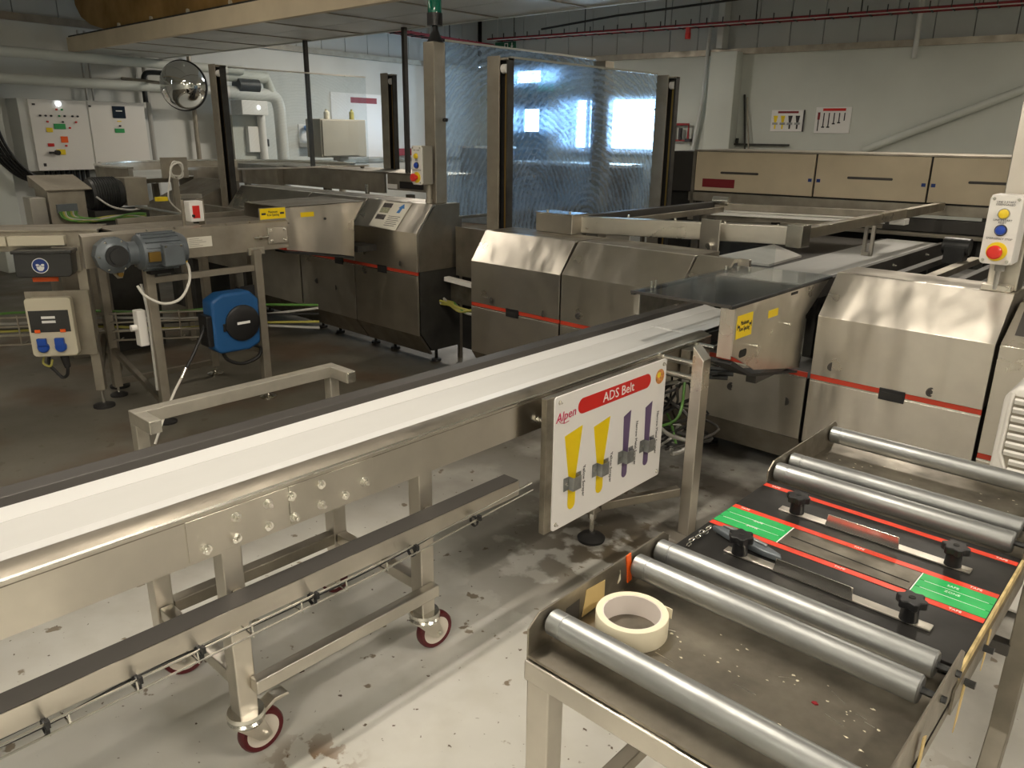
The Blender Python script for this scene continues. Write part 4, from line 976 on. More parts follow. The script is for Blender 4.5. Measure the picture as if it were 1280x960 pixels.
l1 = ob('spacing_label', MB().box(FX-.02, FX-.018, 2.43, 2.60, 1.092, 1.155), 'yellow_sign', qh)
text('label_text', 'Maximum\nRow Spacing', .020, face_px(FX-.0172, 2.515, 1.124), 'ink', l1, width=.08)
for s in (-1, 1): ob('label_arrow', MB().box(FX-.018, FX-.0174, 2.515+s*.062-.014, 2.515+s*.062+.014, 1.117, 1.129), 'ink', l1)
ob('label_holder', MB().box(FX-.026, FX-.02, 2.425, 2.605, 1.075, 1.158), 'steel_matt', qh)
ob('holder_arm', MB().box(QX-.1, FX-.026, 2.56, 2.60, 1.10, 1.13).box(QX-.10, QX-.06, 2.56, 2.70, 1.10, 1.13), 'steel_matt', qh)
ob('small_label', MB().box(QX, QX+.001, 2.80, 2.90, 1.07, 1.10), 'yellow_sign', q)
ob('pin', MB().cyl((QX, 2.98, 1.05), (QX+.01, 2.98, 1.05), .008, 10), 'dark_motor', q)

# ------------------------------------------------------------------ angled feed section
LSM = plane_mat((-4.80, 1.56, 0), (math.sin(math.radians(34)), math.cos(math.radians(34)), 0), (0, 0, 1))   # u along, v up, w out
def ls(fn): mb = MB(); mb.m = LSM; fn(mb); return mb
an = thing('angled_conveyor', 'angled conveyor section with cable tray and white trunking', 'conveyor', (-4.9, 1.4, 0))
ob('side_beam', ls(lambda q: q.box(-1.6, .12, .94, 1.048, -.03, 0)), 'steel_matt', an, .002)
ob('top_flange', ls(lambda q: q.box(-1.6, .12, 1.048, 1.058, -.14, .012)), 'steel_matt', an, .002)
ob('deck', ls(lambda q: q.box(-1.6, .06, 1.02, 1.04, -.45, -.14)), 'steel_dull', an)
for u in (.012, -1.3):
    for w in (-.01, -.40):
        ob('leg', ls(lambda q: q.box(u-.026, u+.026, .11, .94, w-.026, w+.026)), 'steel_matt', an, .003)
        ob('foot_spindle', ls(lambda q: q.cyl((u, .02, w), (u, .115, w), .010, 10)), 'steel_bright', an)
        ob('foot_pad', ls(lambda q: q.lathe([(.060, 0), (.060, .014), (.035, .022), (.014, .026)], (u, 0, w), (0, 1, 0), 24)), 'black_rubber', an)
ob('cross_brace', ls(lambda q: q.bar((.012, .50, -.36), (.012, .20, -.03), .03, .03, (1, 0, 0))), 'steel_dull', an)
for a, b in ((-1.0, -.335), (-.328, -.045)): ob('white_trunking', ls(lambda q: q.box(a, b, .976, 1.028, 0, .05)), 'cream_plastic', an, .003)
m = ls(lambda q: None)
for k in range(4): m.tube([(-1.4, .36 + .055*k, -.2), (.9, .36 + .055*k, -.2)], .006, 6)
wt = ob('wire_tray', m, 'steel_matt', an)
for k in range(9): ob('tray_wire', ls(lambda q: q.tube([(-.80+.18*k, .535, -.2), (-.80+.18*k, .355, -.2), (-.80+.18*k, .35, -.30)], .005, 6)), 'steel_matt', wt)
random.seed(5)
for k in range(5):
    pts = [(-1.4 + .45*j, .40 + .03*k + random.uniform(-.02, .02), -.215 - .012*k) for j in range(7)]
    ob('cable', ls(lambda q: q.tube(smooth_path(pts, 4), .008, 6)), ['cable_grey', 'yellow_wire', 'cable_black', 'cable_grey', 'green_wire'][k], an)
# panel with sockets
pl = ob('mount_plate', ls(lambda q: q.box(-.297, .035, .338, .72, .028, .034)), 'steel_matt', an, .002)
ob('goggle_plate', ls(lambda q: q.box(-.12, .02, .83, .97, .028, .034)), 'steel_matt', an, .002)
sk = thing('socket_box', 'cream power socket box with two blue sockets', 'socket box', tuple(LSM @ Vector((-.16, .34, .06))))
ob('case', ls(lambda q: q.prism(rrect(-.272, -.052, .352, .690, .02), 'z', .034, .10)), 'cream_plastic', sk, .006)
ob('lid', ls(lambda q: q.prism(rrect(-.28, -.045, .36, .695, .02), 'z', .10, .112)), 'cream_plastic', sk, .004)
wn = ob('breaker_window', ls(lambda q: q.box(-.268, -.064, .500, .625, .112, .115)), 'plastic_clear_grey', sk, .002)
for v in (.585, .560): ob('breaker_label', ls(lambda q: q.box(-.205, -.135, v-.007, v+.007, .115, .1165)), 'white_ink', wn)
for u in (-.235, -.105): ob('breaker_switch', ls(lambda q: q.box(u-.014, u+.014, .498, .516, .113, .121)), 'orange', wn, .002)
for u in (-.218, -.128):
    s = ob('socket_outlet', ls(lambda q: q.lathe([(.030, 0), (.030, .016), (.024, .024), (.01, .025)], (u, .415, .112), (0, 0, 1), 24)), 'blue', sk)
    ob('socket_cap', ls(lambda q: q.box(u-.024, u+.024, .425, .468, .118, .142)), 'blue', s, .004)
ob('plug', ls(lambda q: q.cyl((-.135, .36, .075), (-.125, .28, .075), .024, 16, .016)), 'black_rubber', sk)
ob('supply_cable', ls(lambda q: q.tube(smooth_path([(-.125, .285, .075), (-.135, .235, .075), (-.165, .22, .07), (-.20, .26, .06), (-.225, .30, .06), (-.215, .352, .06)], 6), .009, 8)), 'cable_black', sk)
ob('yellow_tie', ls(lambda q: q.tube(smooth_path([(-.24, .352, .06), (-.25, .31, .07), (-.215, .29, .075), (-.20, .33, .07)], 6), .006, 8)), 'yellow_wire', sk)
gg = thing('goggle_box', 'grey goggle dispenser box with round blue eye protection sign', 'dispenser', tuple(LSM @ Vector((-.14, .82, .03))))
ob('case', ls(lambda q: q.prism([(-.285, .825), (-.275, .815), (-.02, .815), (.0, .835), (.005, .955), (-.28, .955)], 'z', .034, .14)), 'plastic_clear_grey', gg, .012)
ob('lid_rim', ls(lambda q: q.box(-.29, .012, .945, .962, .030, .148)), 'plastic_clear_grey', gg, .004)
sg = ob('safety_sign', ls(lambda q: q.prism(disc(-.155, .880, .042, 32), 'z', .1405, .1415)), 'white_ink', gg)
ob('sign_disc', ls(lambda q: q.prism(disc(-.155, .880, .038, 32), 'z', .1415, .1420)), 'sign_blue', sg)
ob('sign_head', ls(lambda q: q.prism([(-.177, .885), (-.172, .862), (-.163, .852), (-.147, .852), (-.138, .862), (-.133, .885)], 'z', .1420, .1424)), 'white_ink', sg)
ob('sign_goggles', ls(lambda q: q.prism(rrect(-.180, -.157, .875, .893, .007), 'z', .1424, .1430).prism(rrect(-.153, -.130, .875, .893, .007), 'z', .1424, .1430)), 'sign_blue', sg)
ob('sign_lens', ls(lambda q: q.prism(rrect(-.176, -.160, .878, .890, .005), 'z', .1430, .1434).prism(rrect(-.150, -.134, .878, .890, .005), 'z', .1430, .1434)), 'white_ink', sg)
ob('red_tag', ls(lambda q: q.box(-.225, -.095, .782, .813, .07, .085)), 'orange', gg, .003)

# ------------------------------------------------------------------ machinery behind the feed conveyor
cb = thing('wiring_cabinet', 'open stainless wiring cabinet with green terminal wires', 'cabinet', (-6.0, 1.95, 0))
ob('cabinet_shell', MB().box(-6.25, -6.0, 1.82, 2.06, .0, 1.20), 'steel_matt', cb, .004)
ob('side_box', MB().box(-6.12, -5.98, 1.70, 1.80, .85, 1.15), 'steel_h', cb, .006)
ob('rain_lid', MB().prism([(-6.30, 1.28), (-5.97, 1.20), (-5.97, 1.19), (-6.30, 1.20)], 'y', 1.80, 2.10), 'steel_matt', cb, .002)
ob('terminal_strip', MB().box(-6.0, -5.97, 1.86, 1.99, 1.04, 1.10), 'grey_motor', cb, .003)
random.seed(12)
for k in range(10):
    pts = [(-5.97, 1.87 + .012*k, 1.05), (-5.95, 1.88 + .012*k, 1.01), (-5.94, 1.95 + .02*k, .985 + random.uniform(-.01, .015)), (-5.95, 2.15 + .02*k, .99 + random.uniform(-.015, .02)), (-5.97, 2.45, .985 + random.uniform(-.01, .02))]
    ob('terminal_wire', MB().tube(smooth_path(pts, 5), .006, 6), ['green_wire', 'green_wire', 'yellow_wire', 'cable_grey'][k % 4], cb)
dm = thing('drive_motor', 'dark drive motor with ribbed barrel behind the wiring cabinet', 'motor', (-6.1, 2.2, 1.0))
ob('barrel', MB().lathe([(.06, 0), (.105, .01), (.11, .03), (.11, .20), (.09, .235), (.05, .24)], (-6.08, 2.10, 1.15), (0, 1, 0), 26), 'dark_motor', dm)
m = MB()
for k in range(10): m.lathe([(.111, .03+.017*k), (.120, .032+.017*k), (.120, .036+.017*k), (.111, .038+.017*k)], (-6.08, 2.10, 1.15), (0, 1, 0), 24, True)
ob('ribs', m, 'dark_motor', dm)
ob('shaft_block', MB().box(-6.16, -6.0, 2.34, 2.50, 1.06, 1.26), 'steel_matt', dm, .005)
ob('mount', MB().box(-6.18, -5.98, 2.10, 2.48, .0, 1.04), 'dark_machine', dm)
ob('cable', MB().tube(smooth_path([(-5.97, 2.12, 1.14), (-5.93, 2.2, 1.07), (-5.92, 2.32, 1.04), (-5.93, 2.42, 1.05)], 6), .007, 8), 'cable_grey', dm)
rs = thing('reject_sensor', 'upright sensor bracket with coiled beige cable', 'sensor bracket', (-5.9, 2.68, 0))
ob('stand', MB().box(-5.96, -5.92, 2.66, 2.70, 0, 1.25), 'steel_matt', rs)
ob('head_plate', MB().box(-5.97, -5.95, 2.60, 2.80, 1.25, 1.40), 'steel_matt', rs, .003)
ob('side_arm', MB().box(-5.96, -5.90, 2.70, 2.86, 1.10, 1.13).box(-5.96, -5.90, 2.70, 2.86, 1.00, 1.02), 'steel', rs)
ob('cable_coil', MB().tube(smooth_path([(-5.93 + .01*math.sin(i), 2.70 + (.05 + .012*math.sin(i*1.7))*math.cos(i*.9), 1.31 + (.055 + .012*math.cos(i*1.3))*math.sin(i*.9)) for i in range(24)] + [(-5.92, 2.62, 1.18), (-5.92, 2.62, 1.08), (-5.92, 2.72, .98)], 4), .006, 6), 'cable_white', rs)
ob('yellow_clip', MB().box(-5.95, -5.91, 2.52, 2.60, 1.09, 1.12), 'yellow', rs)
ob('transfer_rod', MB().tube([(-5.5, 2.2, 1.10), (-5.0, 2.35, 1.06)], .012, 8), 'steel_bright', an)

# curved conveyor behind
cc = thing('curved_conveyor', 'curved conveyor with pale steel rim sweeping round behind the feed line', 'conveyor', (-8.6, 4.3, 0))
CX, CY = -8.2, 4.35
def ring(r0, r1, z0, z1, a0, a1, n=40):
    mb = MB(); vs = []
    for i in range(n + 1):
        a = a0 + (a1-a0)*i/n
        for r, z in ((r0, z0), (r1, z0), (r1, z1), (r0, z1)): vs.append((CX + r*math.cos(a), CY + r*math.sin(a), z))
    fs = []
    for i in range(n):
        for k in range(4): fs.append((4*i+k, 4*i+(k+1) % 4, 4*i+4+(k+1) % 4, 4*i+4+k))
    fs += [(3, 2, 1, 0), (4*n, 4*n+1, 4*n+2, 4*n+3)]
    return mb.add(vs, fs)
ob('outer_rim', ring(1.28, 1.33, 1.00, 1.24, PI*.35, PI*1.6), 'steel_matt', cc)
ob('rim_edge', ring(1.27, 1.34, 1.24, 1.255, PI*.35, PI*1.6), 'steel_bright', cc)
ob('belt', ring(.55, 1.27, 1.14, 1.15, PI*.35, PI*1.6), 'wall_paint', cc)
ob('inner_rim', ring(.50, .55, 1.02, 1.20, PI*.35, PI*1.6), 'steel_matt', cc)
for a in (.5, .8, 1.1, 1.4): ob('leg', MB().box(CX+1.2*math.cos(PI*a)-.03, CX+1.2*math.cos(PI*a)+.03, CY+1.2*math.sin(PI*a)-.03, CY+1.2*math.sin(PI*a)+.03, 0, 1.0), 'steel_dull', cc)
# long covered conveyor seen over the hoods
lc = thing('covered_conveyor', 'long low covered conveyor running behind the instruction sheet hood', 'conveyor', (-6.6, 4.65, 0))
ob('side_panel', MB().box(-8.3, -5.85, 4.58, 4.61, 1.06, 1.235), 'steel_matt', lc, .003)
ob('top_cover', MB().box(-8.3, -5.2, 4.58, 5.1, 1.235, 1.25), 'steel_dull', lc)
ob('end_box', MB().box(-8.35, -7.55, 4.50, 4.58, 1.04, 1.25), 'steel_matt', lc, .004)
ob('end_section', MB().box(-5.80, -5.2, 4.58, 4.61, 1.10, 1.235), 'steel_matt', lc, .003)
ob('dark_insert', MB().box(-5.62, -5.30, 4.575, 4.58, 1.12, 1.18), 'dark_void', lc)
ob('label_sticker', MB().box(-5.80, -5.66, 4.575, 4.58, 1.11, 1.15), 'white_plastic', lc)
for x in (-8.1, -6.9, -5.6): ob('leg', MB().box(x-.03, x+.03, 4.65, 4.71, 0, 1.06), 'steel_dull', lc)
ob('clamp', MB().cyl((-6.0, 4.50, 1.02), (-6.0, 4.50, 1.14), .02, 10).cyl((-6.05, 4.50, 1.0), (-5.95, 4.50, 1.0), .016, 10), 'steel_bright', lc)
ob('under_deck', MB().box(-8.3, -5.2, 4.1, 4.55, .90, .96), 'dark_rail', lc)
# sloped guards behind the infeed hood
sg_ = thing('sloped_guard', 'dull sloped steel guard standing behind the sensor box', 'machine cover', (-6.5, 3.6, 0))
ob('slope', MB().prism([(3.10, .70), (3.10, .95), (3.60, 1.16), (3.66, 1.16), (3.66, .70)], 'x', -7.5, -6.79), 'steel_dull', sg_, .003)
ob('stand', MB().box(-7.4, -6.85, 3.2, 3.6, 0, .70), 'dark_machine', sg_)
ob('front_sheet', MB().box(-6.62, -5.6, 3.02, 3.06, .55, 1.02), 'steel_dull', sg_, .003)
ob('rim_tube', MB().tube([(-5.60, 3.0, 1.05), (-5.0, 3.0, 1.05)], .008, 8), 'steel_bright', sg_)
for x in (-6.6, -5.7): ob('front_leg', MB().box(x, x+.05, 3.03, 3.08, 0, .55), 'dark_machine', sg_)

# ================================================================== BEHIND THE HOODS ON THE RIGHT
lf = thing('lifting_frame', 'stainless lifting frame of square bars behind the row of hoods', 'frame', (-2.4, 4.6, 0))
ob('front_bar', MB().bar((-2.98, 3.86, 1.07), (-1.76, 4.18, 1.09), .06, .10), 'steel_h', lf, .004)
ob('bar_end', MB().box(-1.80, -1.71, 4.13, 4.24, 1.03, 1.15), 'steel_bright', lf, .004)
ob('side_bar', MB().bar((-1.74, 4.24, 1.10), (-1.74, 5.87, 1.105), .05, .06), 'steel', lf, .003)
ob('side_bar', MB().bar((-3.0, 3.90, 1.10), (-3.0, 5.5, 1.10), .05, .05), 'dark_rail', lf, .003)
ob('side_bar', MB().bar((-2.92, 4.0, 1.07), (-2.92, 5.5, 1.07), .03, .04), 'steel_dull', lf, .003)
ob('rear_bar', MB().bar((-3.0, 5.5, 1.09), (-1.74, 5.87, 1.09), .05, .05), 'steel_dull', lf, .003)
bxx = ob('gear_housing', MB().box(-3.26, -2.97, 3.74, 3.90, 1.018, 1.13), 'steel', lf, .004)
ob('housing_lid', MB().box(-3.262, -2.968, 3.738, 3.902, 1.13, 1.137), 'steel_bright', bxx)
for x in (-3.2, -3.02): ob('lid_bolt', MB().cyl((x, 3.78, 1.137), (x, 3.78, 1.15), .008, 8), 'steel_bright', bxx)
hb = ob('hinge_plate', MB().box(-2.22, -2.10, 3.95, 3.962, .96, 1.16), 'steel', lf, .004)
ob('hinge_nut', MB().cyl((-2.15, 3.95, 1.02), (-2.15, 3.92, 1.02), .016, 6).cyl((-2.15, 3.945, .97), (-2.15, 3.945, 1.03), .012, 10), 'steel_bright', hb)
ob('bearing', MB().cyl((-3.0, 5.50, 1.13), (-2.88, 5.52, 1.13), .035, 16), 'steel_bright', lf)
for k in range(4): ob('bar_bolt', MB().cyl((-2.7 + .28*k, 3.94 + .07*k, 1.13), (-2.7 + .28*k, 3.94 + .07*k, 1.145), .008, 8), 'steel_bright', lf)
ob('rear_link', MB().box(-1.77, -1.72, 5.87, 6.80, 1.07, 1.13), 'steel_dull', lf, .003)
ob('link_bracket', MB().box(-1.80, -1.70, 5.80, 5.90, 1.03, 1.07), 'white_plastic', lf, .003)
for x, y in ((-3.06, 5.4), (-3.05, 3.835)): ob('column', MB().box(x-.03, x+.03, y-.03, y+.03, 0, 1.05), 'steel_dull', lf)
ob('fork_bracket', MB().box(-1.755, -1.735, 5.20, 5.22, .90, 1.07).box(-1.755, -1.70, 5.20, 5.22, .88, .905).box(-1.71, -1.69, 5.20, 5.22, .88, 1.07), 'steel', lf)
ob('splash_sheet', MB().box(-2.16, -1.80, 4.02, 4.024, .86, 1.04), 'polycarbonate_clean', lf)
# white slats across the frame
sb_ = thing('slat_bed', 'bed of long white slats beneath the steel tunnel', 'slat bed', (-2.4, 6.0, 0))
for k in range(4):
    ob('slat', MB().bar((-3.12 + .06*k, 5.90 - .17*k, 1.045), (-1.88 + .02*k, 6.28 - .17*k, 1.045), .12, .012), 'white_plastic', sb_)
ob('bed_frame', MB().bar((-3.1, 5.62, 1.018), (-1.9, 5.99, 1.018), .5, .03), 'steel_dull', sb_)
for x, y in ((-3.12, 5.72), (-2.62, 5.80)): ob('leg', MB().box(x-.025, x+.025, y-.025, y+.025, 0, 1.0), 'dark_machine', sb_)
# outfeed belt
of = thing('outfeed_conveyor', 'white belt outfeed conveyor running under the steel tunnel', 'conveyor', (-1.85, 5.4, 0))
ob('belt', MB().box(-2.03, -1.65, 4.1, 6.55, .835, .845), 'white_belt', of)
ob('side_rail', MB().box(-1.645, -1.61, 4.1, 6.55, .76, .855), 'dark_rail', of, .003)
ob('side_rail', MB().box(-2.07, -2.035, 4.1, 6.55, .76, .842), 'dark_rail', of, .003)
ob('frame', MB().box(-2.03, -1.65, 4.1, 6.5, .70, .83), 'dark_machine', of)
ob('dark_deck', MB().box(-2.52, -2.075, 4.2, 6.5, .78, .83), 'dark_rail', of)
for y in (4.6, 5.4, 6.1): inst('bolt', ME_BOLT, of, (-1.61, y, .81), RX_PX)
for x in (-2.45, -1.66):
    for y in (4.3, 6.3): ob('leg', MB().box(x-.025, x+.025, y-.025, y+.025, 0, .76), 'dark_machine', of)
wsht = tag(ob('white_slider_plate', MB().prism([(-2.50, 4.62), (-2.10, 4.62), (-2.12, 5.15), (-2.50, 5.55)], 'z', .831, .845), 'white_plastic'), 'white plastic slider plate lying under the lifting frame', 'plate')
sd = thing('side_drive', 'dark chain drive unit with yellow tag beside the outfeed belt', 'drive unit', (-1.2, 5.0, 0))
ob('rail', MB().box(-1.50, -1.45, 4.1, 6.3, .78, .82), 'dark_rail', sd, .003)
ob('rail', MB().box(-1.30, -1.24, 4.1, 6.0, .80, .84), 'steel_dull', sd, .003)
ob('rail', MB().box(-1.10, -1.06, 4.1, 6.0, .80, .86), 'dark_rail', sd, .003)
ob('motor_block', MB().cyl((-1.42, 5.75, .93), (-1.26, 5.75, .93), .055, 20).box(-1.40, -1.28, 5.69, 5.81, .82, .93), 'dark_motor', sd, .004)
ob('yellow_tag', MB().box(-1.36, -1.29, 4.62, 4.72, .842, .862), 'yellow', sd)
ob('pan', MB().box(-1.05, -.74, 4.1, 4.7, .80, .815), 'white_plastic', sd)
ob('base', MB().box(-1.5, -.74, 4.1, 6.4, .0, .70), 'dark_machine', sd)
ob('rail_posts', MB().box(-1.49, -1.46, 4.2, 4.25, .7, .78).box(-1.29, -1.25, 4.2, 4.25, .7, .80).box(-1.09, -1.07, 4.2, 4.25, .7, .80).box(-1.0, -.8, 4.2, 4.6, .7, .80), 'dark_machine', sd)

# ------------------------------------------------------------------ long tunnel cabinet in front of the back wall
TC = Matrix.Translation((-3.83, 6.63, 0)) @ Matrix.Rotation(math.radians(7.296), 4, 'Z')
def tc(fn): mb = MB(); mb.m = TC; fn(mb); return mb
ct = thing('tunnel_cabinet', 'long beige steel tunnel cabinet with recessed pull handles', 'tunnel', (-3.83, 6.63, 0))
ob('carcass', tc(lambda q: q.box(0, 6.5, .03, .95, 1.06, 1.465)), 'dark_machine', ct)
ob('top_cover', tc(lambda q: q.box(-.02, 6.52, -.005, .97, 1.465, 1.478)), 'steel_matt', ct)
ob('end_plate', tc(lambda q: q.box(-.03, -.002, .0, .95, .90, 1.465)), 'steel_dull', ct)
for i, (u0, u1) in enumerate(((.0, 1.075), (1.085, 1.955), (1.965, 2.85), (2.86, 3.75), (3.76, 4.65))):
    d = ob('door', tc(lambda q: q.prism([(0, 1.115), (-.0, 1.462), (.03, 1.462), (.03, 1.115)], 'x', u0+.003, u1-.003)), 'cream_panel', ct, .003)
    c = (u0+u1)/2 if i else .42
    ob('pull_handle', tc(lambda q: q.prism(rrect(c-.175, c+.175, 1.272, 1.292, .009), 'y', -.002, .001)), 'dark_rail', d)
    if i == 0: ob('red_plate', tc(lambda q: q.box(.08, .385, -.003, -.0005, 1.150, 1.225)), 'dark_red', d)
    for s, uu in ((1, u0+.03), (-1, u1-.03)):
        if (i == 0 and s == 1): continue
        ob('hinge_block', tc(lambda q: q.box(uu-.015, uu+.015, -.004, -.0005, 1.235, 1.262)), 'sign_blue', d)
ob('end_cover', tc(lambda q: q.prism([(-.30, 1.10), (-.005, 1.10), (-.005, 1.462), (-.26, 1.462)], 'y', .04, .5)), 'dark_rail', ct, .004)
ob('end_bracket', tc(lambda q: q.box(-.30, -.05, .1, .4, .0, 1.10)), 'dark_machine', ct, .004)
ob('lower_beam', tc(lambda q: q.box(-.05, 6.5, .0, .06, 1.02, 1.10)), 'steel_matt', ct, .003)
ob('lower_beam', tc(lambda q: q.box(-.05, 6.5, -.03, .06, .89, .99)), 'dark_rail', ct, .003)
ob('lower_beam', tc(lambda q: q.box(.0, 6.5, -.10, -.04, .855, .885)), 'steel_matt', ct, .003)
ob('base', tc(lambda q: q.box(.1, 6.4, .25, .90, 0, .86)), 'dark_void', ct)
for u in (.05, 2.4, 4.5, 6.4): ob('leg', tc(lambda q: q.box(u-.03, u+.03, .02, .08, 0, 1.04)), 'dark_machine', ct)

# ================================================================== CANOPY
cp = thing('canopy', 'suspended white panel canopy with cream front fascia', 'canopy', (-6.5, 4.2, 0))
XC0, XC1 = -10.50, -2.0
n = 10
for k in range(n):
    xa = XC0 + (XC1-XC0)*k/n; xb = XC0 + (XC1-XC0)*(k+1)/n
    ob('ceiling_panel', MB().box(xa+.005, xb-.005, 3.72, 4.20, 2.45, 2.50), 'canopy_panel', cp)
    ob('ceiling_panel', MB().box(xa+.005, xb-.005, 4.21, 4.72, 2.45, 2.50), 'canopy_panel', cp)
    ob('joint_strip', MB().box(xb-.012, xb+.012, 3.72, 4.72, 2.443, 2.450), 'steel_matt', cp)
ob('front_fascia', MB().box(XC0, XC1, 3.66, 3.715, 2.44, 2.60), 'cream_panel', cp, .004)
ob('rear_edge', MB().box(XC0, XC1, 4.72, 4.75, 2.44, 2.52), 'canopy_panel', cp, .003)
ob('top_angle', MB().box(XC0-.05, XC1, 3.70, 3.80, 2.60, 2.625), 'dark_machine', cp)
for x, y in ((-7.17, 4.70), (-5.60, 4.66)): ob('post', MB().box(x-.018, x+.018, y-.018, y+.018, 1.251, 2.45), 'dark_rail', cp)
for x in (-9.8, -8.2, -6.6, -5.0, -3.4):
    ob('hanger', MB().cyl((x, 4.68, 2.5), (x, 4.68, 4.5), .01, 8), 'steel_dull', cp)
ho = thing('brown_hopper', 'brown rounded hopper resting on top of the canopy', 'hopper', (-7.0, 4.2, 2.5))
prof = [(-9.0, 2.505), (-4.0, 2.505), (-4.0, 3.5), (-10.50, 3.5), (-10.48, 2.96), (-10.35, 2.82), (-10.1, 2.72), (-9.6, 2.62)]
ob('shell', MB().prism(prof, 'y', 3.80, 4.6), 'brown_rust', ho, .01)
for k in range(7): ob('rim_bolt', MB().cyl((-9.3 + .8*k, 3.78, 2.66), (-9.3 + .8*k, 3.80, 2.66), .02, 10), 'cream_plastic', ho)

# ================================================================== ON THE BACK WALL
def cable_ladder(label, horiz, a0, a1, fixed, z):
    t = thing('cable_ladder', label, 'cable tray', tuple(RW((a0 if horiz else fixed), (fixed if horiz else a0), z)))
    def bx(u0, u1, d0, d1, za, zb):
        mb = room_mb(); return mb.box(u0, u1, d0, d1, za, zb) if horiz else mb.box(d0, d1, u0, u1, za, zb)
    lo, hi = min(a0, a1), max(a0, a1)
    ob('rail', bx(lo, hi, fixed-.16, fixed-.14, z, z+.03), 'dark_red', t); ob('rail', bx(lo, hi, fixed+.14, fixed+.16, z, z+.03), 'dark_red', t)
    ob('pale_edge', bx(lo, hi, fixed-.165, fixed-.155, z-.012, z), 'wall_paint', t)
    ob('cable', bx(lo, hi, fixed-.11, fixed-.05, z+.008, z+.04), 'cable_black', t); ob('cable', bx(lo, hi, fixed+.0, fixed+.08, z+.008, z+.05), 'red_pipe', t)
    k = 0
    while lo + .12 + .26*k < hi:
        u = lo + .12 + .26*k; k += 1
        ob('rung', bx(u-.008, u+.008, fixed-.16, fixed+.16, z-.006, z+.008), 'cable_black', t)
        ob('hook', bx(u-.006, u+.006, fixed-.165, fixed-.150, z, z+.10), 'cable_black', t)
    k = 0
    while lo + .5 + 1.5*k < hi:
        u = lo + .5 + 1.5*k; k += 1
        ob('hanger', bx(u-.006, u+.006, fixed-.006, fixed+.006, z, 4.5), 'cable_black', t)
    return t
cable_ladder('red edged cable ladder hung along the back wall', True, .6, 11.5, -.4, 3.24)
cable_ladder('red edged cable ladder hung along the left wall', False, -.2, -3.4, .4, 3.16)
o = tag(ob('overhead_cable', room_mb().tube([(1.7, -.4, 3.38), (3.2, -.4, 3.50), (6.0, -.4, 3.62), (11.5, -.4, 3.74)], .018, 8), 'cable_black'), 'thick black cable slung above the cable ladder', 'cable')
t = thing('alarm_bell', 'small red alarm sounder under the cable ladder', 'alarm', tuple(RW(4.56, -.5, 3.05)))
ob('dome', room_mb().cyl((4.56, -.5, 3.06), (4.56, -.5, 3.15), .045, 16), 'red', t); ob('mount', room_mb().box(4.53, 4.59, -.53, -.47, 3.15, 3.228), 'red', t)
def tool_board(label, a0, a1, z0, z1, kind):
    t = thing('tool_board', label, 'sign board', tuple(RW((a0+a1)/2, -.01, z0)))
    p = ob('panel', room_mb().box(a0, a1, -.016, -.004, z0, z1), 'white_board', t, .003)
    w = a1 - a0; h = z1 - z0
    ob('title_bar', room_mb().box(a0+w*.2, a1-w*.16, -.018, -.016, z1-h*.15, z1-h*.05), 'dark_red' if kind == 0 else 'red', p)
    if kind == 0:
        for k in range(4):
            u = a0 + w*(.14 + .23*k)
            ob('scraper_silhouette', room_mb().prism([(u-.035, z1-h*.26), (u+.035, z1-h*.26), (u+.014, z1-h*.62), (u+.012, z1-h*.88), (u-.012, z1-h*.88), (u-.014, z1-h*.62)], 'y', -.018, -.016), 'yellow_sign' if k < 2 else 'ink', p)
            ob('clip', room_mb().box(u-.04, u+.04, -.03, -.018, z1-h*.68, z1-h*.58), 'zinc', p)
        ob('dark_edge', room_mb().box(a1, a1+.015, -.03, -.004, z0, z1), 'ink', t)
    else:
        for k in range(6):
            u = a0 + w*(.10 + .145*k); l = (.70, .55, .55, .42, .38, .30)[k]
            ob('tool_silhouette', room_mb().box(u-.008, u+.008, -.018, -.016, z1-h*(.22+l), z1-h*.22), 'ink', p)
            if k == 0: ob('tool_silhouette', room_mb().box(u-.018, u+.018, -.020, -.018, z1-h*.48, z1-h*.2), 'dark_red', p)
            elif k < 5: ob('tool_silhouette', room_mb().box(u-.022, u+.022, -.018, -.016, z1-h*(.24+l), z1-h*(.19+l)), 'ink', p)
tool_board('small white scraper board with four silhouettes on the back wall', 5.87, 6.37, 1.68, 2.00, 0)
tool_board('small white spanner board with red title on the back wall', 6.55, 7.07, 1.66, 2.04, 1)
tag(ob('diagonal_pipe', room_mb().tube([(7.32, -.07, 1.42), (9.4, -.07, 2.32)], .055, 16), 'wall_low'), 'painted pipe climbing diagonally up the back wall', 'pipe')
tag(ob('vertical_pipe', room_mb().tube([(7.82, -.07, 2.68), (7.80, -.07, 4.45)], .035, 12), 'wall_paint'), 'short vertical painted pipe above the wall boards', 'pipe')
tag(ob('vertical_pipe', room_mb().tube([(4.60, -.08, 1.3), (4.72, -.08, 2.2), (4.78, -.08, 4.4)], .028, 12), 'wall_paint'), 'white conduit running up beside the wall pilaster', 'pipe')
tag(ob('pole', room_mb().tube([(5.72, -.22, 0.0), (5.40, -.02, 2.24)], .016, 8), 'dark_machine'), 'dark thin pole leaning on the back wall beside the pilaster', 'pole', 'poles leaning on the back wall')
tag(ob('pole', room_mb().tube([(5.80, -.2, 0.0), (5.45, -.02, 2.20)], .012, 8), 'steel_matt'), 'pale steel pole leaning on the back wall beside the dark pole', 'pole', 'poles leaning on the back wall')
t = thing('wall_ledge', 'dark narrow ledge on the back wall behind the leaning poles', 'ledge', tuple(RW(5.9, -.05, 1.46)))
ob('shelf', room_mb().box(5.30, 6.2, -.07, -.003, 1.46, 1.49), 'dark_machine', t); ob('end_stop', room_mb().box(5.34, 5.38, -.07, -.03, 1.49, 1.57), 'dark_machine', t)
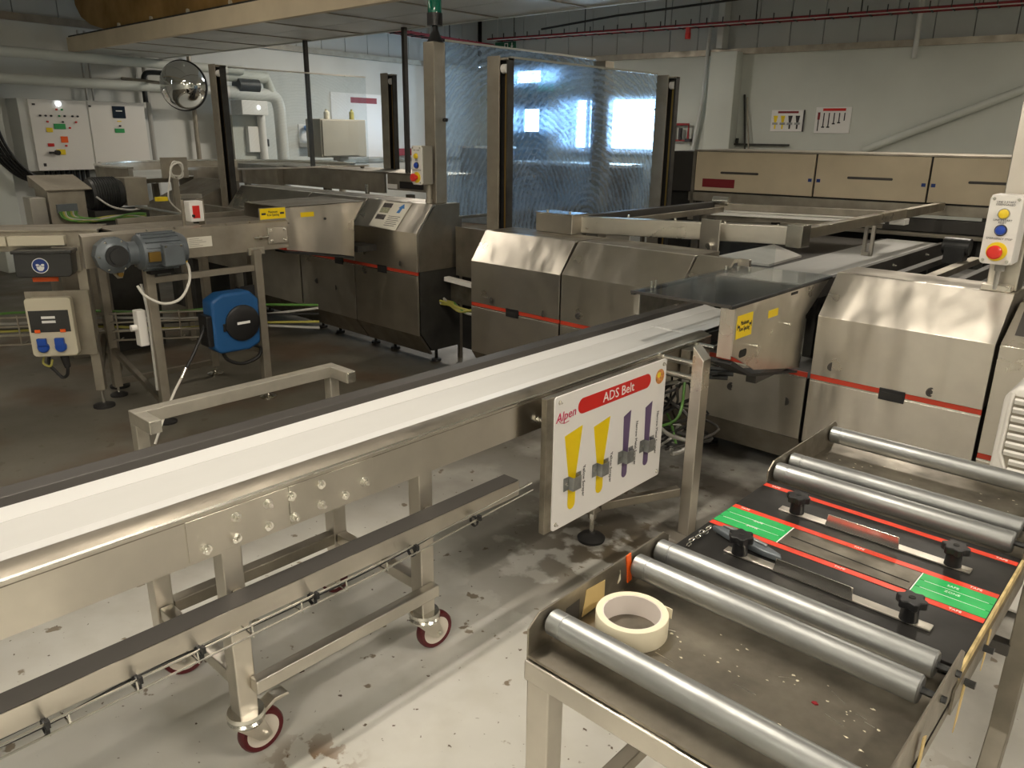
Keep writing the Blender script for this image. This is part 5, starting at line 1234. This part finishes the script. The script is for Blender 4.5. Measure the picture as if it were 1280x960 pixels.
t = thing('sprinkler_pipe', 'dark red sprinkler pipework on the back wall', 'pipes', tuple(RW(4.3, -.1, 1.5)))
ob('pipe', room_mb().tube([(3.95, -.1, 1.78), (4.52, -.1, 1.78), (4.52, -.1, 1.53)], .022, 10), 'red_pipe', t)
ob('pipe', room_mb().tube([(3.95, -.1, 1.52), (4.57, -.1, 1.52)], .016, 10), 'red_pipe', t)
ob('valve', room_mb().box(4.36, 4.40, -.14, -.06, 1.53, 1.72).box(4.48, 4.58, -.14, -.06, 1.50, 1.55), 'ink', t)
ob('wall_bracket', room_mb().box(4.2, 4.24, -.1, -.003, 1.50, 1.80), 'dark_machine', t)
t = thing('exit_sign', 'glowing green exit sign with white pictograms beside the glazed door', 'exit sign', tuple(RW(1.56, -.02, 2.37)))
ob('panel', room_mb().box(1.41, 1.72, -.03, -.001, 2.37, 2.48), 'teal_sign', t, .003)
ob('pictogram', room_mb().prism([(1.44, 2.425), (1.48, 2.46), (1.48, 2.39)], 'y', -.032, -.03).box(1.53, 1.56, -.032, -.03, 2.39, 2.46).box(1.62, 1.68, -.032, -.03, 2.39, 2.46), 'white_ink', t)
t = thing('exit_sign', 'dark green hanging exit sign with down arrow below the cable ladder', 'exit sign', tuple(RW(.84, -.3, 3.12)))
ob('panel', room_mb().box(.6, 1.07, -.31, -.29, 3.10, 3.225), 'exit_green', t, .002)
ob('arrow', room_mb().prism([(.98, 3.205), (1.0, 3.205), (1.0, 3.15), (1.025, 3.15), (.99, 3.115), (.955, 3.15), (.98, 3.15)], 'y', -.313, -.31), 'white_ink', t)
ob('door_symbol', room_mb().box(.82, .90, -.313, -.31, 3.12, 3.20), 'white_ink', t); ob('door_gap', room_mb().box(.835, .885, -.315, -.313, 3.12, 3.185), 'exit_green', t)
for a in (.65, 1.02): ob('chain', room_mb().cyl((a, -.30, 3.225), (a, -.30, 4.5), .004, 6), 'steel', t)
# low machine under the window
t = thing('window_bench', 'grey machine bench standing under the far window', 'bench', tuple(RW(2.8, -1.0, 0)))
ob('bench_top', room_mb().box(1.6, 4.0, -1.3, -.5, 1.08, 1.13), 'steel', t, .005); ob('bench_base', room_mb().box(1.65, 3.95, -1.25, -.55, 0, 1.08), 'dark_machine', t)
t = thing('equipment_cabinet', 'dark blue grey cabinet in front of the glazed door', 'cabinet', tuple(RW(1.0, -1.2, 0)))
ob('cabinet_body', room_mb().box(.7, 1.5, -1.5, -.9, 0, 1.34), 'grey_motor', t, .01); ob('cabinet_top', room_mb().box(.68, 1.52, -1.52, -.88, 1.34, 1.37), 'steel', t)
t = thing('clear_bin', 'pale plastic sheet bundle beside the tunnel end', 'bundle', (-4.3, 6.7, 0))
ob('bundle_body', MB().prism([(-4.52, 0), (-4.22, 0), (-4.20, 1.10), (-4.30, 1.15), (-4.50, 1.13)], 'y', 6.6, 6.9), 'wall_paint', t, .03)
ob('bundle_tie', MB().box(-4.53, -4.20, 6.59, 6.91, .80, .83), 'cable_grey', t, .01)

# ================================================================== ON THE LEFT WALL
ec = thing('electrical_cabinet', 'white two-door electrical control cabinet with small screen', 'control cabinet', tuple(RW(.15, -8.0, 0)))
ob('carcass', room_mb().box(.0, .28, -8.76, -7.28, 1.12, 1.91), 'wall_paint', ec, .004)
for b0, b1 in ((-8.66, -8.0), (-7.99, -7.28)): ob('door', room_mb().box(.28, .30, b0+.004, b1-.004, 1.125, 1.905), 'white_plastic', ec, .004)
def eb(name, b, z, w, h, m, d=.008): return ob(name, room_mb().box(.30, .30+d, b-w/2, b+w/2, z-h/2, z+h/2), m, ec, min(.002, d/3))
eb('touch_screen', -7.62, 1.79, .16, .14, 'lcd'); eb('screen_line', -7.62, 1.805, .08, .012, 'white_ink', .0095)
eb('label_yellow', -7.63, 1.685, .05, .012, 'yellow'); eb('label_green', -7.64, 1.575, .12, .05, 'green')
for b, z in ((-8.55, 1.73), (-8.49, 1.73), (-8.43, 1.73), (-8.34, 1.73), (-8.28, 1.73), (-8.19, 1.73), (-8.13, 1.73), (-8.36, 1.80), (-8.30, 1.80), (-8.48, 1.665), (-8.31, 1.665), (-8.16, 1.665), (-8.24, 1.60), (-7.63, 1.63)):
    ob('switch', room_mb().cyl((.30, b, z), (.318, b, z), .011, 10), ['red', 'ink', 'green', 'ink'][int(abs(b*100)) % 4], ec)
ob('status_lamp', room_mb().cyl((.30, -8.33, 1.865), (.32, -8.33, 1.865), .026, 16), 'lamp_white', ec)
eb('label_green', -8.35, 1.615, .13, .06, 'green'); eb('label_yellow', -8.47, 1.575, .07, .05, 'yellow'); eb('label_orange', -8.32, 1.47, .08, .07, 'orange')
eb('label_red', -8.48, 1.41, .07, .035, 'red'); eb('label_red', -8.31, 1.40, .025, .02, 'red'); eb('label_yellow', -8.38, 1.33, .10, .06, 'yellow')
ob('isolator_handle', room_mb().box(.31, .34, -8.52, -8.42, 1.315, 1.335).cyl((.30, -8.43, 1.325), (.345, -8.43, 1.325), .028, 14), 'black_plastic', ec)
for b in (-8.58, -7.95): eb('warning_triangle', b, 1.19, .03, .035, 'ink', .004); eb('door_lock', b - .02, 1.85, .03, .02, 'ink', .010)
for k in range(9): ob('conduit', room_mb().cyl((.12, -8.5 + .06*k, .3), (.12, -8.5 + .06*k, 1.12), .022, 8), 'cable_black', ec)
for i, (z, r) in enumerate(((2.36, .055), (2.09, .055))):
    tag(ob('wall_pipe', room_mb().tube([(.6, -11.5, z), (.6, -6.0 if i == 0 else -6.4, z)], r, 14), 'wall_low'), ['upper', 'lower'][i] + ' thick grey pipe running along the left wall', 'pipe')
bl = thing('black_cables', 'bundle of black cables dropping down beside the control cabinet', 'cables', tuple(RW(.1, -8.9, 1.0)))
for k in range(5):
    ob('cable', room_mb().tube(smooth_path([(.29+.02*k, -9.25+.035*k, 2.6), (.29+.02*k, -9.2+.035*k, 1.7), (.29+.02*k, -9.08+.035*k, 1.3), (.32+.02*k, -8.85+.03*k, 1.05), (.34+.02*k, -8.5, .97)], 6), .018, 8), 'cable_black', bl)
tag(ob('steel_column', room_mb().box(.0, .25, -9.15, -8.92, 0, 4.4), 'wall_low', bevel=.01), 'painted column beside the black cables', 'column')
for k, b in enumerate((-7.10, -6.45)):
    tag(ob('wall_conduit', room_mb().tube([(.1, b, .0), (.1, b, 2.6)], .03, 10), ['cable_grey', 'steel_matt'][k]), ['grey conduit right beside the control cabinet', 'steel conduit below the round mirror'][k], 'conduit')
tag(ob('wall_conduit', room_mb().tube(smooth_path([(.25, -7.22, 1.92), (.25, -7.22, 2.15), (.25, -7.19, 2.25), (.25, -7.10, 2.28), (.25, -6.8, 2.28)], 5), .03, 10), 'cable_black'), 'black bent conduit above the control cabinet', 'conduit')
for k, b in enumerate((-7.88, -7.80)):
    tag(ob('wall_conduit', room_mb().tube([(.1, b, 1.92), (.1, b, 2.7)], .014, 8), 'cable_grey'), ['thin conduit dropping onto the control cabinet above its door joint', 'thin conduit dropping onto the control cabinet nearer its screen'][k], 'conduit', 'thin conduits above the control cabinet')
tag(ob('wall_conduit', room_mb().tube([(.12, -1.62, .0), (.12, -1.62, 2.7), (.12, -1.62, 4.4)], .035, 10), 'cable_grey'), 'tall grey conduit left of the beacon post', 'conduit')
mi = thing('convex_mirror', 'round convex safety mirror on a wall arm', 'mirror', tuple(RW(1.5, -7.44, 2.08)))
M_ = Matrix.Translation(RW(1.45, -7.44, 2.08)) @ (Matrix.Rotation(math.radians(-50), 4, 'Z'))
mb = MB(); mb.m = M_; mb.lathe([(.27, 0), (.262, .045), (.235, .09), (.19, .13), (.13, .16), (.065, .178), (.01, .183)], (0, 0, 0), (1, 0, 0), 40); ob('mirror_dome', mb, 'mirror', mi)
mb = MB(); mb.m = M_; mb.lathe([(.265, -.012), (.28, -.012), (.28, .008), (.265, .008)], (0, 0, 0), (1, 0, 0), 40, True); ob('rim', mb, 'black_rubber', mi)
ob('arm', room_mb().tube([(0, -7.35, 2.2), (1.45, -7.44, 2.08)], .02, 10), 'steel_matt', mi)
# white duct, motor box and pipes on the left wall
du = thing('white_ductwork', 'white bent duct pipes with motor on the left wall', 'duct', tuple(RW(.5, -5.5, 0)))
ob('duct', room_mb().tube(smooth_path([(.5, -6.3, 2.08), (.5, -5.7, 2.08), (.5, -5.45, 2.06), (.5, -5.36, 1.95), (.5, -5.34, 1.6), (.5, -5.34, .0)], 6), .085, 16), 'wall_paint', du)
ob('duct', room_mb().tube([(.42, -5.62, 2.0), (.42, -5.60, .0)], .06, 14), 'white_plastic', du)
ob('duct', room_mb().tube([(.5, -6.3, 2.30), (.5, -5.55, 2.30), (.5, -5.48, 2.12)], .08, 16), 'wall_low', du)
ob('fan_motor', room_mb().cyl((.52, -6.05, 2.18), (.52, -5.72, 2.18), .10, 20), 'dark_motor', du)
ob('control_unit', room_mb().box(.35, .6, -6.05, -5.62, 1.80, 1.99), 'white_plastic', du, .01)
ob('status_light', room_mb().cyl((.60, -5.78, 1.90), (.61, -5.78, 1.90), .025, 14), 'lamp_white', du)
ob('panel_box', room_mb().box(.0, .35, -6.05, -5.55, 1.15, 1.80), 'wall_low', du, .01)
ob('panel_box', room_mb().box(.35, .42, -5.85, -5.55, 1.30, 1.65), 'white_plastic', du, .008)
ob('latch', room_mb().box(.42, .45, -5.56, -5.53, 1.38, 1.48), 'black_plastic', du)
hs_ = thing('hose_hook', 'blue coiled hose on a white wall bracket', 'hose', tuple(RW(.05, -4.5, 1.4)))
ob('coil', room_mb().lathe([(.10, -.02), (.15, -.02), (.15, .02), (.10, .02)], (.20, -4.48, 1.62), (.3, 0, 1), 24, True), 'arrow_blue', hs_)
ob('hose_tail', room_mb().tube(smooth_path([(.2, -4.38, 1.6), (.2, -4.34, 1.5), (.2, -4.36, 1.42), (.2, -4.48, 1.40)], 5), .025, 8), 'arrow_blue', hs_)
ob('bracket', room_mb().box(.005, .2, -4.62, -4.36, 1.36, 1.42).box(.005, .02, -4.62, -4.36, 1.36, 1.70), 'white_plastic', hs_)
po = thing('wall_poster', 'large pale information board with red heading on the left wall', 'poster', tuple(RW(.02, -3.3, 1.2)))
ob('sheet', room_mb().box(.004, .016, -3.93, -2.55, 1.18, 2.20), 'white_board', po)
ob('heading', room_mb().box(.016, .018, -3.50, -2.90, 2.05, 2.14), 'red_pipe', po)
ob('side_column', room_mb().box(.016, .018, -2.80, -2.60, 1.30, 1.95), 'white_ink', po)
gc = thing('operator_terminal', 'grey steel operator terminal box on a pedestal', 'terminal', tuple(RW(1.5, -5.0, 0)))
ob('box', room_mb().box(1.2, 1.5, -5.48, -4.63, 1.25, 1.76), 'grey_box', gc, .012)
ob('box_lid', room_mb().box(1.5, 1.52, -5.46, -4.78, 1.27, 1.745), 'grey_box', gc, .006)
ob('pedestal', room_mb().cyl((1.35, -5.0, 0), (1.35, -5.0, 1.25), .05, 16).box(1.28, 1.42, -5.08, -4.92, 1.20, 1.25), 'steel_matt', gc)
tag(ob('bottle', room_mb().lathe([(.04, 0), (.04, .09), (.02, .11), (.02, .13)], (1.38, -5.25, 1.7605), (0, 0, 1), 14), 'cream_plastic'), 'cream bottle standing on top of the grey terminal box', 'bottle', 'bottles on the terminal box')
tag(ob('bottle', room_mb().lathe([(.035, 0), (.035, .10), (.015, .12), (.015, .14)], (1.38, -4.78, 1.7605), (0, 0, 1), 14), 'yellow_wire'), 'yellow bottle standing on top of the grey terminal box', 'bottle', 'bottles on the terminal box')
tag(ob('red_wall_strip', room_mb().box(.0, .06, -2.5, -1.6, 1.20, 1.32), 'red_pipe'), 'dark red rail strip low on the left wall', 'rail')
